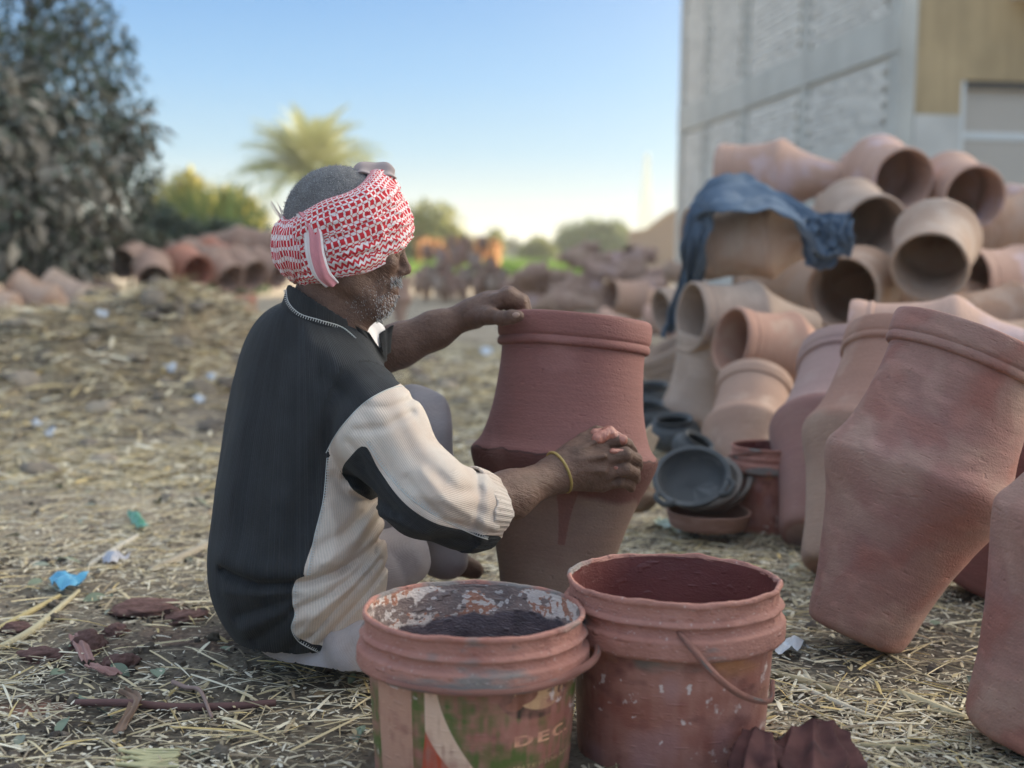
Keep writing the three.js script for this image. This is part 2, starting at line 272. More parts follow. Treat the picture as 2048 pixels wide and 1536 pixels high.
  const im = new THREE.InstancedMesh(brickGeos[0], mat([1, 1, 1], { map: bt }), rest.length); rest.forEach(([m, k], i) => { im.setMatrixAt(i, m); im.setColorAt(i, lin(k, k * 0.985, k * 0.975)); });
  im.name = 'brick'; im.userData.kind = 'stuff'; im.castShadow = im.receiveShadow = true; b.add(im);
  // front: tan render above, pale plaster below, shutter in its opening
  const sx0 = 0.60, sx1 = 3.9, sTop = 2.36;
  mesh('front_wall', mergeGeometries([box(0.145, sx0, 2.03, H - 0.01, -0.22, -0.01), box(sx0, sx1, sTop, H - 0.01, -0.22, -0.01), box(sx1, W, 2.03, H - 0.01, -0.22, -0.01)]), tan, b);
  mesh('plinth', mergeGeometries([box(0.145, sx0, 0, 2.03, -0.22, 0.008), box(sx1, W, 0, 2.03, -0.22, 0.008)]), plas, b);
  mesh('slab', box(1.05, W + 0.1, 3.12, 3.3, -0.25, 0.55), plas, b);
  mesh('back_wall', box(0.25, W, 0, H, -L, -L + 0.2), conc, b); mesh('end_wall', box(W - 0.2, W, 0, H, -L + 0.21, -0.23), conc, b); mesh('roof', box(-0.02, W, H, H + 0.2, -L, 0), conc, b);
  const sh = new THREE.Group(); sh.name = 'shutter'; b.add(sh);
  const slatM = mat([0.52, 0.47, 0.41], { roughness: 0.6, metalness: 0.1 }), railM = mat([0.66, 0.68, 0.67], { roughness: 0.6 });
  const slatG = new RoundedBoxGeometry(sx1 - sx0 - 0.06, 0.068, 0.022, 2, 0.009);
  for (let i = 0; i < 32; i++) { const y = 0.05 + i * 0.072; if (y > sTop - 0.04) break; const rail = i === 25; const s = mesh('slat', slatG, rail ? railM : slatM, sh); s.position.set((sx0 + sx1) / 2, y, -0.13 + (rail ? 0.012 : 0)); s.rotation.x = -0.12; if (rail) { s.scale.set(1, 1.05, 1.2); } }
  mesh('shutter_frame', mergeGeometries([box(sx0 - 0.0, sx0 + 0.05, 0, sTop - 0.002, -0.10, -0.03), box(sx1 - 0.05, sx1, 0, sTop - 0.002, -0.10, -0.03)]), railM, b);
  mesh('shutter_box', box(sx0 + 0.052, sx1 - 0.052, sTop - 0.06, sTop - 0.003, -0.2, -0.035), mat([0.10, 0.095, 0.09]), b);
}
// low brick wall further along
{
  const a = P(1256, 470, 34), c = P(1352, 445, 33), w = thing('brick_wall', 'low sunlit brick wall seen past the left end of the grey building', 'wall', V(0, 0, 0));
  const m = mat([0.42, 0.34, 0.28], { bumpMap: soilBump, bumpScale: 0.02 });
  const top = [[a.x, 1.1], [mixn(a.x, c.x, 0.4), 1.15], [mixn(a.x, c.x, 0.7), 1.4], [c.x, 1.6], [c.x + 5, 1.7]], s = new THREE.Shape([new THREE.Vector2(a.x, 0), ...[...top].map(([x, y]) => new THREE.Vector2(x, y)), new THREE.Vector2(c.x + 5, 0)]);
  const g = new THREE.ExtrudeGeometry(s, { depth: 0.25, bevelEnabled: false }); g.translate(0, 0, a.z); mesh('wall_face', g, m, w);
  const co = top.slice(0, -1).map(([x, y], i) => { const [x1, y1] = top[i + 1], q = new THREE.BoxGeometry(Math.hypot(x1 - x, y1 - y), 0.07, 0.3); q.rotateZ(Math.atan2(y1 - y, x1 - x)); q.translate((x + x1) / 2, (y + y1) / 2 + 0.037, a.z + 0.125); return q; }); mesh('coping', mergeGeometries(co), mat([0.5, 0.4, 0.3]), w);
}
// slender mast
{
  const p = P(1290, 500, 95); p.y = 0; const t = thing('mast', 'slender pale mast standing far off beside the grey building', 'mast', p);
  const M = mat([0.85, 0.82, 0.74]); const g = []; for (const [dx, dz] of [[-1, -1], [1, -1], [1, 1], [-1, 1]]) g.push(taperTube([V(dx * 0.42, 0, dz * 0.42), V(dx * 0.26, 4, dz * 0.26), V(dx * 0.1, 7, dz * 0.1)], [0.06, 0.045, 0.03], 5, 8));
  mesh('leg', mergeGeometries(g), M, t); const br = []; for (let i = 0; i < 12; i++) { const y = 0.4 + i * 0.55, w = mixn(0.42, 0.1, y / 7), w2 = mixn(0.42, 0.1, (y + 0.55) / 7); for (const z of [-1, 1]) { br.push(taperTube([V(-w, y, z * w), V(0, y + 0.27, z * w), V(w2, y + 0.55, z * w2)], [0.03, 0.03], 4, 4)); br.push(taperTube([V(w, y, z * w), V(0, y + 0.27, z * w), V(-w2, y + 0.55, z * w2)], [0.03, 0.03], 4, 4)); } } mesh('brace', mergeGeometries(br), M, t);
}

// ---------- plants ----------
function leaves(blobs, n, size, colors, seed, { shell = 0.5, droop = 0.4, aspect = 0.45, gap = 0 } = {}) {
  const r = rng(seed), pos = [], idx = [], col = [], vol = blobs.map((b) => b[3] ** 2), sum = vol.reduce((a, c) => a + c);
  for (let i = 0; i < n; i++) {
    let q = r() * sum, b = 0; while (b < blobs.length - 1 && (q -= vol[b]) > 0) b++;
    const [bx, by, bz, br, sy = 1] = blobs[b]; let x, y, z, l; do { x = r() * 2 - 1; y = r() * 2 - 1; z = r() * 2 - 1; l = Math.hypot(x, y, z); } while (l > 1 || l < shell * r());
    const lump = 1 + 0.28 * vnoise(bx + x * 2.2, by + y * 2.2, bz + z * 2.2);
    const p = V(bx + x * br * lump, by + y * br * sy * lump, bz + z * br * lump); if (p.y < 0.03) continue;
    if (gap && vnoise(p.x * 2.1 + 9, p.y * 2.1, p.z * 2.1) < -1 + gap) continue;
    const s = size * (0.55 + 0.9 * r()), out = V(x, y, z).normalize(), dir = V(r() - 0.5, r() - 0.5 - droop, r() - 0.5).addScaledVector(out, 0.5).normalize(), up = V(0, 1, 0).addScaledVector(out, 0.6).add(V(r() - 0.5, r() - 0.5, r() - 0.5)).normalize(), side = V(0, 0, 0).crossVectors(dir, up).normalize(), nn = V(0, 0, 0).crossVectors(side, dir);
    const k = pos.length / 3, w = s * aspect, tip = p.clone().addScaledVector(dir, s).addScaledVector(nn, -0.12 * s), m = p.clone().addScaledVector(dir, s * 0.45);
    for (const v of [p, m.clone().addScaledVector(side, w * 0.5).addScaledVector(nn, 0.08 * s), m.clone().addScaledVector(nn, -0.02 * s), m.clone().addScaledVector(side, -w * 0.5).addScaledVector(nn, 0.08 * s), tip]) pos.push(v.x, v.y, v.z);
    idx.push(k, k + 1, k + 2, k, k + 2, k + 3, k + 1, k + 4, k + 2, k + 2, k + 4, k + 3);
    const c = colors[Math.floor(r() * colors.length)], f = 0.75 + 0.5 * r(); for (let e = 0; e < 5; e++) col.push(c[0] * f, c[1] * f, c[2] * f);
  }
  return geom(pos, idx, null, col);
}
const leafM = new THREE.MeshPhysicalMaterial({ vertexColors: true, roughness: 0.75, side: THREE.DoubleSide, transmission: 0.35, thickness: 0 });
const leafDry = mat([1, 1, 1], { vertexColors: true, roughness: 1 });
const bark = mat([0.12, 0.09, 0.065], { bumpMap: soilBump, bumpScale: 0.02 });
const blob = (px, py, d, rp, sy = 1) => { const p = P(px, py, d); return [p.x, p.y, p.z, R(rp, d), sy]; };
function limbs(base, tips, r0, seed) { const r = rng(seed), g = []; for (const t of tips) { const m = base.clone().lerp(t, 0.5).add(V((r() - 0.5) * 0.3, 0.25, (r() - 0.5) * 0.3)); g.push(taperTube([base, base.clone().lerp(m, 0.5).add(V((r() - 0.5) * 0.12, 0.1, 0)), m, t], [r0, r0 * 0.7, r0 * 0.45, r0 * 0.12], 7, 14)); } return mergeGeometries(g); }
{
  const B = [blob(40, 40, 13, 130), blob(-120, 120, 13, 190), blob(165, 45, 13.4, 75), blob(90, 190, 12.6, 130), blob(215, 150, 13.2, 62), blob(-40, 300, 12, 190), blob(170, 300, 12.6, 110), blob(258, 262, 13, 55), blob(272, 345, 13, 50), blob(120, 400, 12, 120), blob(230, 410, 12.8, 72), blob(20, 430, 11.6, 110), blob(-200, 350, 12, 200), blob(60, -140, 13.5, 150), blob(-150, -120, 13.5, 200), blob(290, 395, 13.3, 30), blob(250, 85, 13.5, 22), blob(300, 205, 13.4, 16)];
  const base = P(60, 560, 12.8); base.y = 0;
  const t = thing('leafy_tree', 'tall dark leafy tree with dusty grey leaves at the left edge of the yard', 'tree', V(0, 0, 0));
  mesh('trunk', mergeGeometries([taperTube([base, base.clone().add(V(0.05, 0.5, 0)), base.clone().add(V(-0.1, 1.1, 0.05))], [0.17, 0.14, 0.12], 9, 12), limbs(base.clone().add(V(-0.08, 1.0, 0.04)), B.slice(0, 14).map((b) => V(b[0], b[1], b[2])), 0.07, 4)]), bark, t);
  const dark = [[0.035, 0.06, 0.03], [0.05, 0.08, 0.038], [0.075, 0.10, 0.055], [0.11, 0.125, 0.085], [0.19, 0.18, 0.14]];
  mesh('crown', mergeGeometries([leaves(B, 21000, 0.088, dark, 11, { shell: 0.45, gap: 0.70 }), leaves([B[5], B[9], B[11], B[12], B[7]], 2400, 0.18, [[0.40, 0.34, 0.26], [0.32, 0.27, 0.21], [0.22, 0.19, 0.14]], 12, { shell: 0.9, droop: 0.6, aspect: 0.5 })]), leafM, t);
}
function shrub(name, label, blobs, n, size, colors, seed, opt = {}, group) {
  const t = thing(name, label, opt.cat || 'shrub', V(0, 0, 0), group), c = blobs[0], base = V(c[0], 0, c[2]);
  mesh('stem', limbs(base, blobs.map((b) => V(b[0], b[1], b[2])), opt.stem || 0.03, seed), bark, t);
  mesh(opt.crown || 'foliage', leaves(blobs, n, size, colors, seed, opt), opt.dry ? leafDry : leafM, t); return t;
}
const dusty = [[0.26, 0.22, 0.17], [0.20, 0.18, 0.13], [0.13, 0.125, 0.085], [0.09, 0.10, 0.06], [0.34, 0.29, 0.24]];
shrub('dusty_shrub', 'dust covered shrub in front of the dark tree, above the row of brown pots', [blob(60, 500, 11.8, 75), blob(150, 510, 11.8, 70), blob(-30, 480, 11.8, 80), blob(100, 455, 12, 45)], 4200, 0.10, dusty, 21, { shell: 0.4, dry: true });
shrub('dusty_shrub', 'small olive shrub behind the pot with the round open mouth', [blob(262, 485, 14.5, 45), blob(310, 500, 14.8, 38)], 1300, 0.09, [[0.11, 0.12, 0.06], [0.17, 0.16, 0.09], [0.07, 0.09, 0.045]], 22, { shell: 0.4 });
const yel = [[0.48, 0.40, 0.06], [0.40, 0.36, 0.06], [0.55, 0.44, 0.06], [0.22, 0.26, 0.06]];
shrub('flowering_bush', 'tall bush with sunlit yellow tips left of the palm, between dark tree and reeds', [blob(375, 365, 27, 22), blob(340, 405, 27, 34), blob(365, 440, 27, 40), blob(400, 400, 27, 26), blob(330, 450, 27, 40)], 2600, 0.17, yel, 23, { gap: 0.4 });
shrub('flowering_bush', 'sunlit yellow bush right of the reeds, under the palm', [blob(468, 405, 28, 30), blob(440, 400, 28, 24), blob(485, 440, 28, 42), blob(455, 460, 28, 36), blob(520, 480, 28, 24)], 2200, 0.17, [...yel, [0.07, 0.12, 0.05]], 24, { gap: 0.3 });
shrub('green_bush', 'low dark green bush behind the left pots, under the reeds', [blob(300, 470, 19, 50), blob(370, 475, 19, 42), blob(440, 480, 19, 45), blob(505, 490, 19, 35), blob(330, 430, 19, 24)], 3200, 0.12, [[0.035, 0.07, 0.03], [0.05, 0.09, 0.04], [0.08, 0.11, 0.06]], 25, {});
{ // reeds
  const c = P(420, 480, 22), t = thing('reed_clump', 'clump of tall thin green reeds between the two yellow bushes', 'reeds', V(c.x, 0, c.z)), r = rng(31), pos = [], idx = [], col = [];
  for (let i = 0; i < 420; i++) { const a = r() * 6.28, q = r() * 0.55, x = Math.cos(a) * q * 1.6, z = Math.sin(a) * q, h = 0.9 + r() * 0.95, lean = (r() - 0.5) * 0.9 + x * 0.25, w = 0.012 + 0.012 * r(), n = pos.length / 3, k = 0.7 + 0.6 * r(); for (let s = 0; s <= 4; s++) { const u = s / 4, ww = w * (1 - u * 0.9); pos.push(x + lean * u * u - ww, h * (u - 0.12 * u * u * Math.abs(lean)), z, x + lean * u * u + ww, h * (u - 0.12 * u * u * Math.abs(lean)), z + 0.004); for (let e = 0; e < 2; e++) col.push(0.07 * k + 0.05 * u, 0.13 * k + 0.04 * u, 0.05 * k); if (s < 4) { const m = n + s * 2; idx.push(m, m + 1, m + 2, m + 1, m + 3, m + 2); } } }
  mesh('blades', geom(pos, idx, null, col), leafM, t);
}
{ // palm
  const top = P(622, 372, 52), t = thing('date_palm', 'sunlit feathery date palm rising behind the head of the seated man', 'palm tree', V(top.x, 0, top.z)), r = rng(51);
  mesh('trunk', taperTube([V(0, 0, 0), V(0.05, top.y * 0.5, 0), V(0, top.y, 0)], [0.3, 0.24, 0.26], 10, 30), bark, t);
  const frondM = new THREE.MeshPhysicalMaterial({ color: lin(0.42, 0.42, 0.19), roughness: 0.8, side: THREE.DoubleSide, transmission: 0.4, thickness: 0 });
  for (let f = 0; f < 84; f++) {
    const az = f * 2.39996, el = 1.5 - 1.25 * Math.pow(f / 84, 0.85) + (r() - 0.5) * 0.2, len = 2.5 + r() * 0.8, pos = [], idx = [];
    const at = (u) => { const e = el - 1.0 * u * u * (0.55 + 0.4 * (1.5 - el) / 1.5), rr = len * u; return V(Math.cos(az) * Math.cos((el + e) / 2) * rr, Math.sin((el + e) / 2) * rr, Math.sin(az) * Math.cos((el + e) / 2) * rr); };
    for (let s = 0; s < 44; s++) { const u = 0.12 + 0.88 * s / 44, p = at(u), tg = at(Math.min(1, u + 0.02)).sub(p).normalize(), side = V(-Math.sin(az), 0, Math.cos(az)), ln = 0.55 * Math.sin(Math.PI * Math.min(1, 0.15 + u * 0.85)) + 0.1; for (const sg of [-1, 1]) { const d = side.clone().multiplyScalar(sg * 0.75).addScaledVector(tg, 0.65).add(V(0, 0.25 + (r() - 0.5) * 0.4, 0)).normalize(), q = p.clone().addScaledVector(d, ln), w = tg.clone().multiplyScalar(0.034), n = pos.length / 3; for (const v of [p.clone().sub(w), p.clone().add(w), q]) pos.push(v.x, v.y, v.z); idx.push(n, n + 1, n + 2); } }
    const lg = geom(pos, idx), rg = taperTube([at(0), at(0.35), at(0.7), at(1)], [0.035, 0.02, 0.006], 5, 12); lg.deleteAttribute('normal'); rg.deleteAttribute('normal'); rg.deleteAttribute('uv'); const g = mergeGeometries([lg, rg]); g.computeVertexNormals();
    const m = mesh('frond', g, frondM, t); m.position.set(0, top.y, 0);
  }
}
// far trees and bushes
const far = [[0.26, 0.28, 0.05], [0.32, 0.31, 0.06], [0.38, 0.34, 0.07], [0.17, 0.21, 0.06]];
shrub('bushy_tree', 'rounded sunlit tree directly right of the seated man\'s face', [blob(868, 455, 60, 52), blob(825, 472, 60, 56), blob(905, 490, 60, 34), blob(860, 500, 60, 50)], 5000, 0.28, far, 61, { cat: 'tree', stem: 0.15, crown: 'crown' });
shrub('bushy_tree', 'thin tree with a sparse top above the gap to the green field', [blob(990, 478, 62, 18), blob(985, 498, 62, 22), blob(950, 500, 62, 26)], 1500, 0.26, far, 62, { cat: 'tree', stem: 0.12, crown: 'crown', gap: 0.5 });
shrub('bushy_tree', 'small sunlit tree just right of the green field', [blob(1075, 498, 75, 20), blob(1060, 508, 75, 20), blob(1095, 510, 75, 20)], 1500, 0.3, [[0.28, 0.28, 0.06], [0.2, 0.22, 0.06]], 63, { cat: 'tree', stem: 0.12, crown: 'crown' });
shrub('bushy_tree', 'broad bluish green tree in the far distance left of the brick wall', [blob(1190, 470, 90, 30), blob(1145, 485, 90, 32), blob(1228, 472, 90, 28), blob(1125, 505, 90, 18), blob(1250, 492, 90, 20)], 5000, 0.36, [[0.22, 0.27, 0.10], [0.30, 0.31, 0.08], [0.17, 0.23, 0.10]], 64, { cat: 'tree', stem: 0.2, crown: 'crown' });
{ const B = []; const r = rng(66); for (let i = 0; i < 90; i++) B.push(blob(-300 + i * 26 + r() * 14, 500 - r() * 9, 150, 9 + r() * 9)); tag(mesh('far_woodland', leaves(B, 14000, 0.8, [[0.10, 0.13, 0.06], [0.15, 0.17, 0.07], [0.08, 0.12, 0.07]], 67, {}), leafM), 'hazy line of far off trees along the horizon', 'woodland').userData.kind = 'stuff'; }

// ---------- clay pots ----------
const clayBump = heightTex(1024, 1024, (u, v) => {
  const ring = vnoise(u * 3, v * 150, 1, 3, 150), ring2 = vnoise(u * 5, v * 52, 5, 5, 52), fine = vnoise(u * 330, v * 330, 2, 330, 330), pit = vnoise(u * 70, v * 90, 9, 70, 90), lump = fbm(u * 9, v * 9, 3, 3, 9, 9);
  const wv = v + 0.035 * fbm(u * 4, v * 3, 21, 3, 4, 3), br = vnoise(u * 14, wv * 210, 11, 14), br2 = vnoise(u * 8, (wv + 0.4 * u) * 120, 13);
  const gouge = Math.max(0, vnoise(u * 46 + v * 30, v * 70, 15) - 0.55) * (1 - smooth(0.03, 0.12, Math.abs(v - 0.47)));
  return 0.55 + 0.02 * ring + 0.03 * ring2 + 0.06 * fine + 0.12 * lump + 0.035 * br + 0.03 * br2 - 0.6 * gouge - (pit > 0.78 ? (pit - 0.78) * 1.4 : 0);
});
function clayMap(seed, o) {
  return texture(o.size || 512, o.size || 512, (u, v) => {
    const a = fbm(u * 4, v * 3, seed, 5, 4, 3), b = fbm(u * 9 + 0.7 * a, v * 7 + 0.9 * a, seed + 31, 4, 9, 7), st = vnoise(u * 4, v * 130, seed + 7, 4, 130), st2 = vnoise(u * 7, v * 44, seed + 8, 7, 44), fi = vnoise(u * 256, v * 256, seed, 256, 256);
    let c = mixc(o.a, o.b, clamp(0.5 + 0.9 * a)); c = mixc(c, o.c, clamp((b - (o.t ?? 0.15)) * 2.2) * (o.m ?? 0.8));
    if (o.fn) c = o.fn(c, u, v, a, b);
    const wv = v + 0.05 * a, sw = vnoise(u * 12, wv * 170, seed + 3, 12), k = 1 + 0.025 * st + 0.03 * st2 + 0.06 * fi + 0.03 * sw - 0.25 * Math.max(0, vnoise(u * 90, v * 120, seed + 5, 90) - 0.72); return c.map((x) => x * k);
  });
}
const clay = (seed, o) => mat([1, 1, 1], { map: clayMap(seed, o), bumpMap: clayBump, bumpScale: o.bump ?? 0.004, roughness: o.rough ?? 0.92 });
const M = {
  pinkDust: clay(1, { size: 1024, a: [0.318, 0.185, 0.139], b: [0.270, 0.140, 0.120], c: [0.399, 0.275, 0.214], m: 0.5, fn: (c, u, v, a, b) => mixc(c, [0.270, 0.105, 0.080], clamp((0.02 - b + 0.25 * Math.sin(u * 25 + v * 17 + 6 * a)) * 1.4) * 0.75).map((q) => q * (1 + 0.30 * clamp(vnoise(u * 26, (v + 0.06 * a) * 46, 77, 26) - 0.15))) }),
  mauve: clay(2, { size: 1024, a: [0.342, 0.210, 0.168], b: [0.300, 0.160, 0.145], c: [0.399, 0.280, 0.235], fn: (c, u, v, a, b) => v < 0.56 + 0.01 * b ? mixc(c, [0.250, 0.115, 0.100], 0.55) : mixc(c, [0.399, 0.290, 0.269], 0.35) }),
  twoTone: clay(3, { size: 1024, a: [0.370, 0.200, 0.151], b: [0.314, 0.165, 0.118], c: [0.418, 0.270, 0.210], fn: (c, u, v, a, b) => { const k = smooth(0.50, 0.56, v + 0.035 * b); return mixc(mixc([0.36, 0.24, 0.18], [0.295, 0.185, 0.14], clamp(0.5 + b)), c, k); } }),
  pinkClean: clay(4, { a: [0.475, 0.270, 0.197], b: [0.408, 0.220, 0.160], c: [0.503, 0.340, 0.252] }),
  darkRed: clay(5, { a: [0.200, 0.075, 0.065], b: [0.150, 0.052, 0.045], c: [0.280, 0.130, 0.120] }),
  beige: clay(6, { a: [0.463, 0.320, 0.239], b: [0.392, 0.262, 0.192], c: [0.493, 0.378, 0.307], t: 0 }),
  beigeGrey: clay(7, { a: [0.423, 0.315, 0.249], b: [0.363, 0.252, 0.196], c: [0.483, 0.359, 0.287], t: 0 }),
  beigePink: clay(8, { a: [0.493, 0.320, 0.249], b: [0.432, 0.262, 0.201], c: [0.530, 0.388, 0.388], t: 0.05 }),
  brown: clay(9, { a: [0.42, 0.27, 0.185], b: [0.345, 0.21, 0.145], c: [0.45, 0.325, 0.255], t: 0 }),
  red: clay(10, { a: [0.532, 0.240, 0.160], b: [0.475, 0.200, 0.134], c: [0.494, 0.260, 0.185] }),
  rose: clay(11, { a: [0.427, 0.280, 0.210], b: [0.366, 0.225, 0.168], c: [0.513, 0.360, 0.277] }),
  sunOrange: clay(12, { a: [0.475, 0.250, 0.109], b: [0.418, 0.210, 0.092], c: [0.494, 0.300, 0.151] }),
  wet: clay(13, { size: 1024, a: [0.240, 0.098, 0.085], b: [0.200, 0.078, 0.067], c: [0.300, 0.140, 0.125], t: 0.25, bump: 0.0035, rough: 0.8, fn: (c, u, v, a, b) => {
    const e = 0.555 + 0.006 * vnoise(u * 60, 3, 1, 60), e2 = 0.425 + 0.045 * fbm(u * 10, 2, 4, 3, 10) , drip = clamp(1 - Math.abs(u - 0.512) / 0.022 * (1 + Math.max(0, (0.42 - v)) * 9)) * (v > 0.27 ? 1 : 0);
    const dark = mixc([0.125, 0.045, 0.038], [0.200, 0.100, 0.085], clamp(b * 2.4 - 0.3));
    const raw = mixc([0.31, 0.22, 0.17], [0.225, 0.14, 0.11], clamp(0.5 + 1.1 * a + 0.4 * b));
    let k = v > e ? c : mixc(raw, dark, smooth(e2 - 0.012, e2 + 0.012, v)); if (v < e && drip > 0.15) k = mixc(k, [0.170, 0.060, 0.050], 0.8);
    return v < e && v > e - 0.006 ? k.map((x) => x * 0.6) : k; } }),
};
const profA = { out: [[0, 0], [0.125, 0], [0.148, 0.010], [0.160, 0.035], [0.181, 0.15], [0.210, 0.27], [0.246, 0.385], [0.276, 0.455], [0.294, 0.50], [0.301, 0.53], [0.297, 0.552], [0.281, 0.585], [0.264, 0.635], [0.251, 0.70], [0.242, 0.78], [0.237, 0.85], [0.2365, 0.895]],
  rim: [[0.2365, 0.893], [0.249, 0.8965], [0.2535, 0.906], [0.252, 0.918], [0.2475, 0.923], [0.2525, 0.929], [0.2555, 0.945], [0.2555, 0.975], [0.2525, 0.993], [0.245, 1.0], [0.235, 0.998], [0.228, 0.988], [0.222, 0.95]], in: [[0.222, 0.95], [0.218, 0.87], [0.226, 0.72], [0.262, 0.58], [0.272, 0.52], [0.235, 0.42], [0.18, 0.24], [0.14, 0.06], [0.0, 0.04]] };
const profB = { out: [[0, 0.004], [0.055, 0], [0.082, 0.008], [0.095, 0.03], [0.110, 0.10], [0.138, 0.22], [0.178, 0.34], [0.222, 0.43], [0.262, 0.49], [0.281, 0.525], [0.280, 0.548], [0.264, 0.59], [0.248, 0.645], [0.237, 0.72], [0.231, 0.80], [0.230, 0.89]],
  rim: [[0.230, 0.888], [0.237, 0.892], [0.240, 0.902], [0.237, 0.912], [0.2345, 0.92], [0.238, 0.928], [0.242, 0.95], [0.243, 0.978], [0.240, 0.993], [0.233, 1.0], [0.223, 0.998], [0.217, 0.986], [0.213, 0.95]], in: [[0.213, 0.95], [0.209, 0.86], [0.215, 0.72], [0.243, 0.57], [0.248, 0.52], [0.205, 0.42], [0.15, 0.30], [0.10, 0.12], [0.0, 0.06]] };
function latheUV(pts, segs, sub, seed, amp) {
  const c = []; for (let i = 0; i < pts.length - 1; i++) for (let s = 0; s < sub; s++) c.push([mixn(pts[i][0], pts[i + 1][0], s / sub), mixn(pts[i][1], pts[i + 1][1], s / sub)]); c.push(pts[pts.length - 1]);
  const pos = [], uv = [], idx = [];
  for (let j = 0; j < c.length; j++) for (let i = 0; i <= segs; i++) {
    const a = i / segs * Math.PI * 2, [r, y] = c[j], X = Math.cos(a), Z = Math.sin(a);
    const d = amp * (0.7 * vnoise(X * 1.1 + seed, y * 2.6, Z * 1.1 + seed) + 0.22 * vnoise(X * 3 + seed, y * 8, Z * 3) + 0.07 * vnoise(X * 2 + seed, y * 46, Z * 2)), rr = r < 1e-4 ? 0 : Math.max(0, r + d * Math.min(1, r * 8));
    pos.push(X * rr, y + amp * 0.5 * vnoise(X * 1.4 + seed + 9, 3, Z * 1.4), Z * rr); uv.push(i / segs, y);
  }
  for (let j = 0; j < c.length - 1; j++) for (let i = 0; i < segs; i++) { const a = j * (segs + 1) + i, b = a + segs + 1; idx.push(a, b, a + 1, b, b + 1, a + 1); }
  const g = geom(pos, idx, uv), n = g.attributes.normal; for (let j = 0; j < c.length; j++) { const a = j * (segs + 1), b = a + segs; for (const k of ['X', 'Y', 'Z']) { const m = (n['get' + k](a) + n['get' + k](b)) / 2; n['set' + k](a, m); n['set' + k](b, m); } }
  return g;
}
const smoothPts = (p, n) => { const c = new THREE.CatmullRomCurve3(p.map(([x, y]) => V(x, y, 0)), false, 'centripetal'); return c.getPoints((p.length - 1) * n).map((v) => [Math.max(0, v.x), v.y]); };
function potGeos(prof, seed, segs = 72, amp = 0.008, n = 3) {
  return { body: mergeGeometries([latheUV(smoothPts(prof.out, n), segs, 1, seed, amp), latheUV(smoothPts(prof.in, 2), segs, 1, seed, amp)]), rim: latheUV(smoothPts(prof.rim, 2), segs, 1, seed, amp) };
}
const GA = [1, 2, 3, 4].map((s) => potGeos(profA, s * 7.3)), GB = [1, 2, 3, 4, 5].map((s) => potGeos(profB, s * 5.1 + 40)), GL = [1, 2, 3].map((s) => potGeos(profB, s * 3.7 + 80, 28, 0.01, 2));
const POT = 0.62;                                          // height in layout units
function aim(px, py, ang, tilt) {                            // a direction: angle across the line of sight through that spot, and turn towards the viewer
  const a = ang * Math.PI / 180, t = tilt * Math.PI / 180, f = P(px, py, 1).sub(camera.position).normalize(), r = V(0, 0, 0).crossVectors(f, UP).normalize(), u = V(0, 0, 0).crossVectors(r, f);
  return V(0, 0, 0).addScaledVector(r, Math.cos(a) * Math.cos(t)).addScaledVector(u, Math.sin(a) * Math.cos(t)).addScaledVector(f, -Math.sin(t)).normalize();
}
// a pot by its mouth centre in the picture, its depth, the screen angle that its mouth points to (degrees) and how far the mouth turns to the viewer
function pot(label, [px, py, d], ang, tilt, geos, m, { s = 1, spin = 0, group, name = 'clay_pot', cat = 'pot', base = false } = {}) {
  const dir = aim(px, py, ang, tilt);
  const L = POT * U * s, at = P(px, py, d); if (!base) at.addScaledVector(dir, -L);
  const g = thing(name, label, cat, at, group); g.quaternion.setFromUnitVectors(V(0, 1, 0), dir); g.rotateY(spin); g.scale.setScalar(L);
  mesh('body', geos.body, m, g); mesh('rim', geos.rim, m, g); return g;
}
// the pot being worked on
const heldGeo = potGeos({ ...profA, out: profA.out.map(([r, y]) => [r * (1 + 0.01 * Math.exp(-(((y - 0.50) / 0.10) ** 2)) + 0.03 * Math.exp(-(((y - 0.55) / 0.02) ** 2))), y]) }, 3.3, 160, 0.006, 5);
pot('dark red wet clay pot that the seated man is coating with his hands', [1100, 1243, 2.75], 85, 8, heldGeo, M.wet, { base: true, spin: Math.PI / 2 + 0.1 });
// foreground row
const bigGeo = potGeos(profA, 11.9, 140, 0.011, 5), bigGeo2 = potGeos(profA, 17.2, 140, 0.011, 5);
pot('large dusty pink pot leaning right in the foreground, the biggest seen whole', [1708, 1272, 2.58], 68.5, 4, bigGeo, M.pinkDust, { base: true, spin: 1.2 });
pot('pink pot cut off by the right edge of the picture, nearest of the row', [2042, 1490, 2.09], 66, 10, bigGeo2, M.pinkDust, { base: true, spin: 3.6 });
pot('two-toned pot with tan lower half and pink neck, left of the big leaning pot', [1683, 1148, 3.14], 74, -17, GA[1], M.twoTone, { base: true, spin: 0.4 });
pot('mauve pot with a sharp shoulder line, between the red bucket and the two-toned pot', [1632, 1082, 3.5], 78, -32, GA[2], M.mauve, { base: true, spin: 2 });
pot('dark maroon pot in the shade behind the big leaning pot, only its foot visible', [1962, 1190, 3.05], 62, 4, GA[3], M.darkRed, { base: true });
pot('pink pot with ringed rim leaning away, behind the stack of bowls', [1478, 1000, 4.2], 82, -38, GA[0], M.rose, { base: true, spin: 4, s: 0.8 });
